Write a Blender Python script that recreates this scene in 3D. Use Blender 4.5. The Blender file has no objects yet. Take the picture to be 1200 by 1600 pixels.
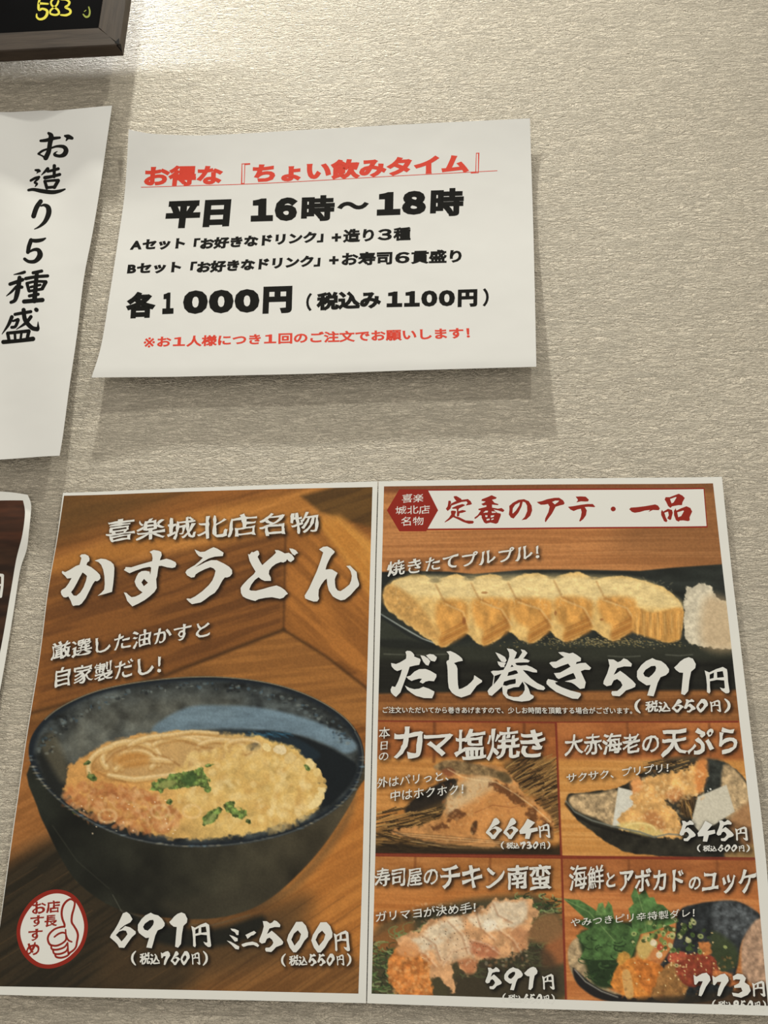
import bpy, bmesh, math, random
import numpy as np
from mathutils import Matrix, Vector

# ---------------------------------------------------------------- camera, light, exposure
# Wall coordinates: X right, Y up, Z out of the wall (millimetres); world: (X, -Z, Y + 1500 mm)
F_PX = 1561.03
ANG = (-.36400, -.08600, -.01800)
CAM = np.array([74.89, -338.887, 824.457])
HZ = 1.55
def rot(a):
    ax, ay, az = a
    cx, sx = math.cos(ax), math.sin(ax); cy, sy = math.cos(ay), math.sin(ay); cz, sz = math.cos(az), math.sin(az)
    return (np.array([[cz,-sz,0],[sz,cz,0],[0,0,1]]) @ np.array([[1,0,0],[0,cx,-sx],[0,sx,cx]])
            @ np.array([[cy,0,sy],[0,1,0],[-sy,0,cy]]))
RC = rot(ANG)
M2W = np.array([[1,0,0],[0,0,-1],[0,1,0]], float)      # wall frame -> world frame
def world(p):
    p = np.asarray(p, float)
    return np.stack([p[...,0], -p[...,2], p[...,1]], -1) * .001 + np.array([0, 0, HZ])
scene = bpy.context.scene
cam_data = bpy.data.cameras.new('camera')
cam = bpy.data.objects.new('camera', cam_data); scene.collection.objects.link(cam)
cam_data.sensor_fit = 'HORIZONTAL'; cam_data.sensor_width = 36
cam_data.lens = 36 * F_PX / 1200
cam_data.clip_start = .02
rm = M2W @ RC.T
cw = world(CAM)
cam.matrix_world = Matrix([[*rm[0], cw[0]], [*rm[1], cw[1]], [*rm[2], cw[2]], [0,0,0,1]])
scene.camera = cam
scene.view_settings.view_transform = 'Standard'; scene.view_settings.look = 'None'
scene.view_settings.exposure = .0; scene.view_settings.gamma = 1
scene.view_settings.use_curve_mapping = False

wd = bpy.data.worlds.new('room_ambient'); scene.world = wd; wd.use_nodes = True
wd.node_tree.nodes['Background'].inputs[0].default_value = (1.0, .935, .83, 1)
wd.node_tree.nodes['Background'].inputs[1].default_value = .68

def spot(name, pos, aim, power, color, size, angle=60, blend=.6):
    l = bpy.data.lights.new(name, 'SPOT'); l.energy = power; l.color = color
    l.shadow_soft_size = size; l.spot_size = math.radians(angle); l.spot_blend = blend
    o = bpy.data.objects.new(name, l); scene.collection.objects.link(o)
    p = Vector(world(pos)); a = Vector(world(aim)); o.location = p
    o.rotation_euler = (a - p).to_track_quat('-Z', 'Y').to_euler()
    return o
spot('ceiling_spotlight', (-360, 2100, 345), (40, -100, 0), 172, (1, .965, .84), .026, 40, .9)
spot('ceiling_downlight', (520, 2100, 830), (0, -200, 0), 74, (1, .975, .87), .02, 50, .5)
spot('side_spotlight', (-1400, 1370, 500), (0, 100, 0), 13, (1, .965, .86), .04, 70, .8)
spot('shelf_lamp', (-450, 1000, 33.3), (-330, 600, 0), 17., (1, .96, .88), .0005, 50, 1.)

# ---------------------------------------------------------------- helpers
def proj(P):
    q = (np.asarray(P, float) - CAM) @ RC.T
    return np.stack([600 + F_PX*q[...,0]/-q[...,2], 800 - F_PX*q[...,1]/-q[...,2]], -1)
def ray(px, py, h=0.):
    """wall point (x, y) at height h above the wall that the photograph shows at a measured place"""
    px = np.asarray(px, float); py = np.asarray(py, float)
    d = np.stack([(px-600)/F_PX, (800-py)/F_PX, -np.ones_like(px)], -1) @ RC
    t = (h - CAM[2]) / d[...,2]
    return np.stack([CAM[0]+d[...,0]*t, CAM[1]+d[...,1]*t], -1)
def on(px, py, lift):
    p = ray(px, py, 0.)
    for _ in range(6): p = ray(px, py, lift(p[...,0], p[...,1]))
    return p

def link(name, me, mat=None, parent=None, label=None):
    o = bpy.data.objects.new(name, me); scene.collection.objects.link(o)
    if mat: me.materials.append(mat)
    if parent: o.parent = parent
    if label: o['label'] = label
    return o
def thing(name, label, cat, at, group=None):
    o = bpy.data.objects.new(name, None); scene.collection.objects.link(o)
    o.empty_display_size = .02
    o.location = world(at); o['label'] = label; o['category'] = cat
    if group: o['group'] = group
    bpy.context.view_layer.update()
    return o
def place(o, root):                                   # mesh is in world coordinates: keep it there under its thing
    top = root
    while top.parent: top = top.parent
    loc = Vector(top.location)
    if not o.get('_done'):
        o.data.transform(Matrix.Translation(-loc))
    return o
def mesh(verts, faces, name='mesh', smooth=False):
    me = bpy.data.meshes.new(name); me.from_pydata([tuple(v) for v in verts], [], faces); me.update()
    if smooth: me.polygons.foreach_set('use_smooth', [True]*len(me.polygons))
    return me
def add(name, wallverts, faces, mat, root, parent=None, smooth=False, label=None):
    """mesh part given in wall millimetres, stored relative to its thing"""
    v = world(np.asarray(wallverts, float)) - np.array(root.location)
    me = mesh(v, faces, name, smooth)
    return link(name, me, mat, parent or root, label)

# ---------------------------------------------------------------- materials
def lin(c):
    c = np.asarray(c, float) / 255
    return np.where(c <= .04045, c/12.92, ((c+.055)/1.055)**2.4)
def new_mat(name):
    m = bpy.data.materials.new(name); m.use_nodes = True
    return m, m.node_tree, m.node_tree.nodes['Principled BSDF']
def node(nt, kind, **kw):
    n = nt.nodes.new(kind)
    for k, v in kw.items():
        if k in n.inputs: n.inputs[k].default_value = v
        else: setattr(n, k, v)
    return n
def flat(name, rgb, rough=.6, spec=.15):
    m, nt, b = new_mat(name)
    b.inputs['Base Color'].default_value = (*[float(x) for x in rgb], 1)
    b.inputs['Roughness'].default_value = rough; b.inputs['Specular IOR Level'].default_value = spec
    n = node(nt, 'ShaderNodeTexNoise', Scale=900., Detail=2.)
    bp = node(nt, 'ShaderNodeBump', Strength=.04, Distance=.0002)
    tc = node(nt, 'ShaderNodeTexCoord')
    nt.links.new(tc.outputs['Object'], n.inputs['Vector']); nt.links.new(n.outputs['Fac'], bp.inputs['Height'])
    nt.links.new(bp.outputs['Normal'], b.inputs['Normal'])
    return m
def wall_material():
    m, nt, b = new_mat('embossed_wallpaper')
    L = nt.links.new
    tc = node(nt, 'ShaderNodeTexCoord')
    def fbm(sx, sz, detail, rough, dist=0., off=0.):
        mp = node(nt, 'ShaderNodeMapping'); mp.inputs['Scale'].default_value = (sx, 1, sz)
        mp.inputs['Location'].default_value = (off, 0, off*.7)
        L(tc.outputs['Object'], mp.inputs['Vector'])
        n = node(nt, 'ShaderNodeTexNoise', Scale=1., Detail=detail, Roughness=rough, Distortion=dist)
        L(mp.outputs['Vector'], n.inputs['Vector']); return n.outputs['Fac']
    def math_(op, a, bb=None, c=None):
        n = node(nt, 'ShaderNodeMath', operation=op)
        for i, s in enumerate((a, bb, c)):
            if s is None: continue
            if isinstance(s, (int, float)): n.inputs[i].default_value = s
            else: L(s, n.inputs[i])
        return n.outputs[0]
    a = fbm(78, 190, 4, .6, 1.3)
    c = fbm(42, 205, 3, .5, 1.8, 3.1)
    e = fbm(95, 280, 2, .5, 1.4, 5.7)
    d = fbm(420, 640, 3, .62, .5, 8.)
    # crackled ridges: sharp where a noise crosses its middle
    ridge = lambda s_, k: math_('POWER', math_('MAXIMUM', math_('SUBTRACT', 1., math_('MULTIPLY', math_('ABSOLUTE', math_('SUBTRACT', s_, .5)), k)), 0.), 1.6)
    h = math_('ADD', math_('MULTIPLY', a, .9), math_('ADD', math_('MULTIPLY', ridge(c, 9.), .26), math_('ADD', math_('MULTIPLY', ridge(e, 8.), .14), math_('MULTIPLY', d, .34))))
    bp = node(nt, 'ShaderNodeBump', Strength=1.0, Distance=BUMP)
    L(h, bp.inputs['Height']); L(bp.outputs['Normal'], b.inputs['Normal'])
    cr = node(nt, 'ShaderNodeValToRGB')
    cr.color_ramp.elements[0].position = .3; cr.color_ramp.elements[0].color = (*WALL_LO, 1)
    cr.color_ramp.elements[1].position = .7; cr.color_ramp.elements[1].color = (*WALL_HI, 1)
    L(fbm(6, 9, 4, .5), cr.inputs['Fac']); L(cr.outputs['Color'], b.inputs['Base Color'])
    b.inputs['Roughness'].default_value = .5; b.inputs['Specular IOR Level'].default_value = .26
    return m
BUMP = .0075
WALL_LO = (.69, .62, .50); WALL_HI = (.735, .665, .54)
def paper_material(name, rgb, wave=.0006):
    m, nt, b = new_mat(name)
    b.inputs['Base Color'].default_value = (*rgb, 1)
    b.inputs['Roughness'].default_value = .5; b.inputs['Specular IOR Level'].default_value = .35
    tc = node(nt, 'ShaderNodeTexCoord')
    n = node(nt, 'ShaderNodeTexNoise', Scale=9., Detail=3.); n2 = node(nt, 'ShaderNodeTexNoise', Scale=1500., Detail=1.)
    bp = node(nt, 'ShaderNodeBump', Strength=.5, Distance=wave*4); b2 = node(nt, 'ShaderNodeBump', Strength=.06, Distance=.0002)
    for t in (n, n2): nt.links.new(tc.outputs['Object'], t.inputs['Vector'])
    nt.links.new(n.outputs['Fac'], bp.inputs['Height']); nt.links.new(n2.outputs['Fac'], b2.inputs['Height'])
    nt.links.new(bp.outputs['Normal'], b2.inputs['Normal']); nt.links.new(b2.outputs['Normal'], b.inputs['Normal'])
    return m
M = {}
M['wall'] = wall_material()
M['paper'] = paper_material('white_paper', (.635, .64, .625))
M['gloss_paper'] = paper_material('poster_paper', (.71, .715, .68))
def print_material():
    m, nt, b = new_mat('printed_ink')
    at = node(nt, 'ShaderNodeAttribute'); at.attribute_name = 'ink'
    nt.links.new(at.outputs['Color'], b.inputs['Base Color'])
    b.inputs['Roughness'].default_value = .42; b.inputs['Specular IOR Level'].default_value = .14
    return m
M['print'] = print_material()
M['black_ink'] = flat('black_ink', (.007, .007, .006), .6, .04)
M['red_ink'] = flat('red_ink', tuple(lin((206, 62, 44))), .5)
M['crimson_ink'] = flat('crimson_ink', tuple(lin((140, 38, 26))), .5)
M['white_ink'] = flat('white_ink', (.71, .715, .68), .5)

# ---------------------------------------------------------------- the wall
wv = [(-2200,-1500,0),(2600,-1500,0),(2600,1100,0),(-2200,1100,0),(-2200,-1500,-90),(2600,-1500,-90),(2600,1100,-90),(-2200,1100,-90)]
wf = [(0,1,2,3),(5,4,7,6),(4,5,1,0),(3,2,6,7),(1,5,6,2),(4,0,3,7)]
o = link('wall_back', mesh(world(wv), wf), M['wall']); o['kind'] = 'structure'
o['label'] = 'cream embossed wallpaper wall carrying the paper notices'

# ---------------------------------------------------------------- sheets
def spline(pts, n):
    """points along a measured edge, evenly by length, n samples"""
    p = np.asarray(pts, float)
    if len(p) > 2:
        q = [p[0]]
        for i in range(len(p)-1):
            p0 = p[max(i-1,0)]; p1 = p[i]; p2 = p[i+1]; p3 = p[min(i+2,len(p)-1)]
            for t in np.linspace(0,1,13)[1:]:
                q.append(.5*((2*p1)+(-p0+p2)*t+(2*p0-5*p1+4*p2-p3)*t*t+(-p0+3*p1-3*p2+p3)*t**3))
        p = np.array(q)
    s = np.r_[0, np.cumsum(np.hypot(*np.diff(p, axis=0).T))]
    t = np.linspace(0, s[-1], n)
    return np.stack([np.interp(t, s, p[:,k]) for k in (0,1)], 1)
def coons(T, B, L_, R_, nu, nv):
    T, B = spline(T, nu), spline(B, nu); L_, R_ = spline(L_, nv), spline(R_, nv)
    u = np.linspace(0,1,nu)[None,:,None]; v = np.linspace(0,1,nv)[:,None,None]
    return ((1-v)*T[None]+v*B[None]+(1-u)*L_[:,None]+u*R_[:,None]
            -((1-u)*(1-v)*T[0]+u*(1-v)*T[-1]+(1-u)*v*B[0]+u*v*B[-1]))
def grid_faces(nu, nv, off=0, flip=False):
    i = np.arange(nv-1)[:,None]*nu + np.arange(nu-1)[None,:]
    f = np.stack([i, i+nu, i+nu+1, i+1], -1).reshape(-1,4) + off
    return f[:, ::-1] if flip else f
class Sheet:
    def __init__(s, lift, T, B, L_, R_, nu=70, nv=70, thick=.25):
        s.lift = lift
        e = [on(*np.asarray(q, float).T, lift) for q in (T, B, L_, R_)]
        s.grid = coons(*e, nu, nv)
        s.nu, s.nv, s.thick = nu, nv, thick
    def build(s, root, mat, name='paper', label=None):
        g = s.grid.reshape(-1,2); h = s.lift(g[:,0], g[:,1])
        top = np.c_[g, h]; bot = np.c_[g, np.maximum(h - s.thick, .02)]
        n = len(g); nu, nv = s.nu, s.nv
        f = [tuple(map(int,x)) for x in grid_faces(nu, nv)] + [tuple(map(int,x)) for x in grid_faces(nu, nv, n, True)]
        ring = list(range(nu)) + [nu*(k+1)-1 for k in range(1,nv)] + [nu*nv-1-k for k in range(1,nu)] + [nu*(nv-1-k) for k in range(1,nv-1)]
        nf = len(f)
        for a, b in zip(ring, ring[1:]+ring[:1]): f.append((a, a+n, b+n, b))
        o = add(name, np.r_[top, bot], f, mat, root, smooth=True, label=label)
        sm = np.ones(len(o.data.polygons), bool); sm[nf:] = False
        o.data.polygons.foreach_set('use_smooth', sm)
        ek = {e.key: e.index for e in o.data.edges}
        for a, b in zip(ring, ring[1:]+ring[:1]):
            o.data.edges[ek[(min(a,b), max(a,b))]].use_edge_sharp = True
            o.data.edges[ek[(min(a,b)+n, max(a,b)+n)]].use_edge_sharp = True
        return o
def smooth01(t):
    t = np.clip(t, 0, 1); return t*t*(3-2*t)
# ---------------------------------------------------------------- paper notices as gently curled sheets
def lift_notice(x, y):
    u = np.clip((x+276)/420, -.05, 1.05); v = np.clip((417-y)/299, -.05, 1.05)
    wave = .8*np.sin(u*9+1)*np.sin(v*3.1+.4)
    return (1.6 + wave*.6 + 8*np.clip(1-v/.52, 0, 1.1)**2 + 9.5*np.clip(v,0,1)**2.2 + 2.5*smooth01((.22-u)/.22)*smooth01((v-.25)/.6)
            + 5*smooth01((.3-u)/.3)*smooth01((.35-v)/.35) - 3.*smooth01((v-.72)/.3)*smooth01((u-.2)/.3)*0)
def lift_banner(x, y):
    u = np.clip((-298-x)/300, -.05, 1.2); v = np.clip((450-y)/415, -.05, 1.05)
    return 1.0 + np.maximum(0, 3.4 + 7*v**2 + 3.5*smooth01((.22-u)/.22)*np.clip(v*2,0,1)
            + 2.4*np.sin(u*17+v*5.)*np.exp(-((v-.12)/.16)**2) + 1.2*np.sin(v*9+u*14))
def lift_poster(x, y):
    v = np.clip(-y/418, -.02, 1.02)
    e = np.clip((x+292)/60, 0, 1); e2 = np.clip((299-x)/60, 0, 1)
    return 1.8 + .5*np.sin(x*.021+1.)*np.sin(y*.017) + 2.2*(1-e)**2 + 1.5*(1-e2)**2 + 1.6*smooth01((v-.78)/.24)
def lift_small(x, y):
    u = np.clip((-323-x)/60, -.05, 2); v = np.clip(-y/200, -.05, 1.5)
    return 1.5 + 9*np.exp(-((v-.18)/.16)**2)*smooth01((.9-u)/.9)*.55 + 5*np.clip(v-.3,0,2)*smooth01((1.2-u)/1.2)

notice_sheet = Sheet(lift_notice,
    [(201,202),(239,209),(308,211.5),(350,210),(500,201.5),(680,192),(828,185)],
    [(143,590),(300,588),(480,584),(660,578),(838,573)],
    [(201,202),(199,240),(195,300),(185,372),(173,450),(158,540),(143,590)],
    [(828,185),(832.5,330),(835.5,450),(838,573)])
banner_sheet = Sheet(lift_banner,
    [(-190,178),(-120,184),(-60,176),(0,175),(40,174),(67,172.5),(87,173),(130,169),(175,165)],
    [(-270,728),(-120,724),(0,718),(56,714),(93,712)],
    [(-190,178),(-215,360),(-245,560),(-270,728)],
    [(175,165),(161,262),(146,356),(131,435),(120,525),(109,600),(99,675),(93,712)], 120, 100)
udon_sheet = Sheet(lift_poster,
    [(98.5,770),(240,764.5),(400,758.5),(500,755),(590,752)],
    [(-14,1554),(100,1557),(300,1561),(450,1564.5),(572,1567.5)],
    [(98.5,770),(88.5,843),(74,926),(61,1029),(41,1152),(29,1235),(8,1383),(-14,1554)],
    [(590,752),(586,900),(581.5,1110),(577,1330),(572,1567.5)], 100, 140)
menu_sheet = Sheet(lift_poster,
    [(591.6,752),(700,750),(860,748),(1000,746.5),(1128,745)],
    [(573.6,1567.5),(700,1572),(865,1577),(1050,1582.5),(1214,1587.5)],
    [(591.6,752),(587.6,900),(583.1,1110),(578.6,1330),(573.6,1567.5)],
    [(1128,745),(1142,880),(1155,990),(1170.5,1120),(1197,1345),(1214,1587.5)], 100, 140)
small_sheet = Sheet(lift_small,
    [(-260,764),(-100,766),(0,768),(43,773)],
    [(-330,1240),(-200,1245),(-100,1248),(-36,1250)],
    [(-260,764),(-290,920),(-310,1080),(-330,1240)],
    [(43,773),(48.7,794),(43,851),(31,893),(18.6,971),(0,1078),(-20,1170),(-36,1250)])
T = {}
def sheet_thing(key, sheet, name, label, cat, mat, group=None):
    c = sheet.grid[0].mean(0)
    T[key] = thing(name, label, cat, (c[0], c[1], 0), group)
    T[key+'_paper'] = sheet.build(T[key], mat)
sheet_thing('notice', notice_sheet, 'paper_notice', 'white landscape paper notice printed in red and black, curling at its lower left', 'notice', M['paper'])
sheet_thing('banner', banner_sheet, 'paper_banner', 'white upright paper with a column of black brush lettering under the wooden frame', 'notice', M['paper'])
sheet_thing('udon', udon_sheet, 'food_poster', 'white-bordered poster of a large dark bowl of noodle soup on brown wood', 'poster', M['gloss_paper'])
sheet_thing('menu', menu_sheet, 'menu_poster', 'white-bordered menu poster with five food pictures under a red-lettered banner, at lower right', 'poster', M['gloss_paper'])
sheet_thing('small', small_sheet, 'drink_poster', 'dark brown poster with curled white border, mostly cut off left of the noodle poster', 'poster', M['gloss_paper'])

# ---------------------------------------------------------------- framed chalkboard
def wood_material(name, a, b_, sx, sz, rough=.5):
    m, nt, b = new_mat(name); L = nt.links.new
    tc = node(nt, 'ShaderNodeTexCoord'); mp = node(nt, 'ShaderNodeMapping'); mp.inputs['Scale'].default_value = (sx, 60, sz)
    n = node(nt, 'ShaderNodeTexNoise', Scale=1., Detail=5., Roughness=.6, Distortion=.8)
    cr = node(nt, 'ShaderNodeValToRGB')
    cr.color_ramp.elements[0].position = .28; cr.color_ramp.elements[0].color = (*a, 1)
    cr.color_ramp.elements[1].position = .62; cr.color_ramp.elements[1].color = (*b_, 1)
    bp = node(nt, 'ShaderNodeBump', Strength=.3, Distance=.0006)
    L(tc.outputs['Object'], mp.inputs['Vector']); L(mp.outputs['Vector'], n.inputs['Vector'])
    L(n.outputs['Fac'], cr.inputs['Fac']); L(cr.outputs['Color'], b.inputs['Base Color'])
    L(n.outputs['Fac'], bp.inputs['Height']); L(bp.outputs['Normal'], b.inputs['Normal'])
    b.inputs['Roughness'].default_value = rough; b.inputs['Specular IOR Level'].default_value = .25
    return m
WA, WB = (.018,.012,.008), (.052,.037,.026)
M['rail_wood'] = wood_material('limed_wood_rail', WA, WB, 9, 130)
M['stile_wood'] = wood_material('limed_wood_stile', WA, WB, 130, 9)
m, nt, b = new_mat('blackboard'); b.inputs['Roughness'].default_value = .8; b.inputs['Specular IOR Level'].default_value = .02
tc = node(nt, 'ShaderNodeTexCoord'); n = node(nt, 'ShaderNodeTexNoise', Scale=22., Detail=4.); cr = node(nt, 'ShaderNodeValToRGB')
cr.color_ramp.elements[0].color = (.0008,.0008,.0012,1); cr.color_ramp.elements[1].color = (.003,.003,.0035,1)
nt.links.new(tc.outputs['Object'], n.inputs['Vector']); nt.links.new(n.outputs['Fac'], cr.inputs['Fac']); nt.links.new(cr.outputs['Color'], b.inputs['Base Color'])
M['board'] = m
FB, FD, FW = 20., 15., 26.          # gap behind, depth, face width
fx1 = float(ray(193, 87, FB)[0]); fy0 = float(ray(193, 87, FB)[1]); fx0 = fx1 - 560; fy1 = 800.
frame = thing('framed_chalkboard', 'black chalkboard in a limed grey-brown wooden frame at the top left corner', 'chalkboard', ((fx0+fx1)/2, fy0, 0))
def miter(name, a, b_, c, d, mat, twin=1.2):
    # a,b outer corners, c,d inner corners; front face, outer and inner sides, all slightly eased
    q = [a, b_, c, d]; zb, zf = FB, FB+FD
    e = 1.0
    cen = np.mean(np.array(q), 0)
    v = [(x, y, zb) for x, y in q] + [(x, y, zf-e) for x, y in q]
    qi = []
    ab = np.array(b_)-np.array(a); nrm = np.array([-ab[1], ab[0]])/np.hypot(*ab)
    if np.dot(np.array(d)-np.array(a), nrm) < 0: nrm = -nrm
    qi = [np.array(a)+nrm*e, np.array(b_)+nrm*e, np.array(c)-nrm*e, np.array(d)-nrm*e]
    v += [(x, y, zf) for x, y in qi]
    f = [(3,2,1,0)] + [(i, (i+1)%4, (i+1)%4+4, i+4) for i in range(4)] + [(i+4, (i+1)%4+4, (i+1)%4+8, i+8) for i in range(4)] + [(8,9,10,11)]
    return add(name, v, f, mat, frame)
I = (fx0+FW, fx1-FW, fy0+FW, fy1-FW)
miter('frame_rail', (fx0,fy0), (fx1,fy0), (I[1],I[2]), (I[0],I[2]), M['rail_wood'])
miter('frame_rail', (fx1,fy1), (fx0,fy1), (I[0],I[3]), (I[1],I[3]), M['rail_wood'])
miter('frame_stile', (fx1,fy0), (fx1,fy1), (I[1],I[3]), (I[1],I[2]), M['stile_wood'])
miter('frame_stile', (fx0,fy1), (fx0,fy0), (I[0],I[2]), (I[0],I[3]), M['stile_wood'])
def box(name, x0, x1, y0, y1, z0, z1, mat, root, parent=None, label=None):
    v = [(x0,y0,z0),(x1,y0,z0),(x1,y1,z0),(x0,y1,z0),(x0,y0,z1),(x1,y0,z1),(x1,y1,z1),(x0,y1,z1)]
    return add(name, v, [(3,2,1,0),(4,5,6,7),(0,1,5,4),(1,2,6,5),(2,3,7,6),(3,0,4,7)], mat, root, parent, label=label)
box('board_panel', I[0]-2, I[1]+2, I[2]-2, I[3]+2, FB+3, FB+9, M['board'], frame)
for bx in (fx0+80, fx1-300):          # spacers that hold the board off the wall, at its top
    box('spacer', bx-6, bx+6, fy1-30, fy1-14, 0, FB+.5, M['rail_wood'], frame)
M['chip'] = flat('dark_bruise', (.006,.005,.005), .8)
zf = FB+FD
add('corner_chip', [(fx1+.15,fy0-.15,zf-11),(fx1+.15,fy0+.2,zf+.2),(fx1-5.,fy0+3.,zf+.2),(fx1-1.,fy0+9.,zf+.2),(fx1+.15,fy0+5,zf-5),(fx1-3,fy0-.15,zf-1)],
    [(2,1,3),(1,4,3),(0,4,1),(5,0,1),(2,5,1)], M['chip'], frame, label='dark bruised corner of the frame')
# ---------------------------------------------------------------- lettering tools
from mathutils.geometry import tessellate_polygon
from mathutils import noise as mnoise
MASK = {}                                   # where white lettering sits on each print (for its printed drop shadow)
def raster(key, P2, tris):
    """mark triangles (measured coordinates) on the print's mask"""
    if key is None: return
    m = MASK.setdefault(key, np.zeros((1700, 1320), np.float32))
    P = np.asarray(P2) + 50
    for t in tris:
        a, b, c = P[list(t)]
        x0, x1 = int(max(0, min(a[0],b[0],c[0]))), int(min(1319, max(a[0],b[0],c[0])))+1
        y0, y1 = int(max(0, min(a[1],b[1],c[1]))), int(min(1699, max(a[1],b[1],c[1])))+1
        if x1 <= x0 or y1 <= y0: continue
        X, Y = np.meshgrid(np.arange(x0, x1)+.5, np.arange(y0, y1)+.5)
        d = (b[0]-a[0])*(c[1]-a[1]) - (b[1]-a[1])*(c[0]-a[0])
        if abs(d) < 1e-6: continue
        s = np.sign(d)
        e = .35*abs(s)
        w = lambda p, q: s*((q[0]-p[0])*(Y-p[1]) - (q[1]-p[1])*(X-p[0])) > -e*math.hypot(q[0]-p[0], q[1]-p[1])
        m[y0:y1, x0:x1][w(a,b) & w(b,c) & w(c,a)] = 1
LET = {}
SHEETS = dict(notice=notice_sheet, banner=banner_sheet, udon=udon_sheet, menu=menu_sheet, small=small_sheet)
class Letters:
    """collects flat printed letters in wall millimetres, then becomes ONE lettering part"""
    def __init__(s, key, mat, name='lettering', z=.05, shade=False, parent=None, label=None):
        s.key, s.mat, s.name, s.z, s.shade, s.parent, s.label = key, mat, name, z, shade, parent, label
        s.v, s.f = [], []
        s.lift = SHEETS[key].lift if key in SHEETS else None
    def add2d(s, xy, faces):
        n = len(s.v); s.v += [tuple(p) for p in xy]; s.f += [tuple(i+n for i in f) for f in faces]
        if s.shade:
            P = np.asarray(xy, float)
            pr = proj(np.c_[P, s.lift(P[:,0], P[:,1])])
            tr = []
            for f in faces:
                for k in range(1, len(f)-1): tr.append((f[0], f[k], f[k+1]))
            raster(s.key, pr, tr)
    def next(s, label=None):
        s.done(); return Letters(s.key, s.mat, s.name, s.z, s.shade, s.parent, label)
    def done(s):
        if s.lift is not None:                            # cut on a fine lattice so that the ink follows the curl of the sheet
            bm = bmesh.new(); vs = [bm.verts.new((x, y, 0)) for x, y in s.v]
            for t in s.f:
                try: bm.faces.new([vs[i] for i in t])
                except ValueError: pass
            for ax in (0, 1):
                lo = min(p[ax] for p in s.v); hi = max(p[ax] for p in s.v)
                st = 4. if s.key == 'banner' else 9.
                for g in np.arange(math.floor(lo/st)*st+st, hi, st):
                    co, no = [0,0,0], [0,0,0]; co[ax] = g; no[ax] = 1
                    bmesh.ops.bisect_plane(bm, geom=bm.verts[:]+bm.edges[:]+bm.faces[:], plane_co=co, plane_no=no)
            bm.verts.index_update()
            s.v = [(v.co.x, v.co.y) for v in bm.verts]; s.f = [tuple(v.index for v in f.verts) for f in bm.faces]
            bm.free()
        P = np.array(s.v, float); root = T[s.key]
        z = (s.lift(P[:,0], P[:,1]) if s.lift is not None else 0) + s.z
        f = []
        for t in s.f:                                     # face the room
            q_ = P[list(t)]; r_ = np.roll(q_, -1, 0)
            f.append(t if (q_[:,0]*r_[:,1]-q_[:,1]*r_[:,0]).sum() > 0 else t[::-1])
        return add(s.name, np.c_[P, np.broadcast_to(z, len(P))], f, s.mat, root, s.parent, label=s.label)
    # ---- traced outlines: 'x,y x,y ...;hole|next outline', in coordinates of a measured crop
    def outline(s, txt, org=(0,0), k=1., smooth=0):
        for part in txt.split('|'):
            loops = [np.array([[float(c) for c in p.split(',')] for p in l.split()]) for l in part.split(';')]
            loops = [l/k + np.array(org) for l in loops]
            s.loops(loops)
    def loops(s, loops):
        W = [on(l[:,0], l[:,1], s.lift) if s.lift is not None else ray(l[:,0], l[:,1], s.hz) for l in loops]
        flat_ = np.concatenate(W)
        t = tessellate_polygon([[Vector((*p, 0)) for p in l] for l in W])
        s.add2d(flat_, t)
    def glyph(s, ch, x0, y0, x1, y1, dx=0.):
        """a traced brush glyph fitted in a measured box"""
        for part in GL[ch].split('|'):
            loops = [np.array([[float(c) for c in p.split(',')] for p in l.split()]) for l in part.split(';')]
            allp = GLBOX[ch]
            out = []
            for l in loops:
                u = (l[:,0]-allp[0])/(allp[2]-allp[0]); v = (l[:,1]-allp[1])/(allp[3]-allp[1])
                out.append(np.stack([x0+u*(x1-x0)+dx*(1-v), y0+v*(y1-y0)], 1))
            s.loops(out)
    # ---- brush ribbons: 'x,y,w x,y,w ...|...'
    def ribbon(s, txt, org=(0,0), k=1., wk=1., n=7):
        for part in txt.split('|'):
            p = np.array([[float(c) for c in q.split(',')] for q in part.split()])
            p[:,:2] = p[:,:2]/k + np.array(org); p[:,2] = p[:,2]/k*wk/2
            if len(p) > 2:
                q = [p[0]]
                for i in range(len(p)-1):
                    a0 = p[max(i-1,0)]; a1 = p[i]; a2 = p[i+1]; a3 = p[min(i+2,len(p)-1)]
                    for t in np.linspace(0,1,n)[1:]:
                        q.append(.5*((2*a1)+(-a0+a2)*t+(2*a0-5*a1+4*a2-a3)*t*t+(-a0+3*a1-3*a2+a3)*t**3))
                p = np.array(q)
            d = np.gradient(p[:,:2], axis=0); d /= np.hypot(*d.T)[:,None]+1e-9
            nn = np.stack([-d[:,1], d[:,0]], 1)
            Lf = p[:,:2]+nn*p[:,2:]; Rt = p[:,:2]-nn*p[:,2:]
            def cap(c, r, ang):
                return [c + r*np.array([math.cos(a), math.sin(a)]) for a in ang]
            a0 = math.atan2(*(-d[0])[::-1]); a1 = math.atan2(*d[-1][::-1])
            c0 = cap(p[0,:2], p[0,2], np.linspace(a0-1.2, a0+1.2, 5)); c1 = cap(p[-1,:2], p[-1,2], np.linspace(a1-1.2, a1+1.2, 5))
            V = np.array(list(Lf)+list(Rt)+c0+c1+[p[0,:2], p[-1,:2]]); m = len(p)
            F = [(i, i+1, m+i+1, m+i) for i in range(m-1)]
            F += [(2*m+i, 2*m+i+1, 2*m+10) for i in range(4)] + [(2*m+5+i, 2*m+6+i, 2*m+11) for i in range(4)]
            F += [(0, 2*m, 2*m+10), (m, 2*m+10, 2*m+4), (0,2*m+10,2*m+4),(m,2*m,2*m+10), (m-1, 2*m+11, 2*m+9), (2*m-1, 2*m+5, 2*m+11), (m-1,2*m+5,2*m+11),(2*m-1,2*m+11,2*m+9)]
            W = on(V[:,0], V[:,1], s.lift) if s.lift is not None else ray(V[:,0], V[:,1], s.hz)
            s.add2d(W, F)
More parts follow.
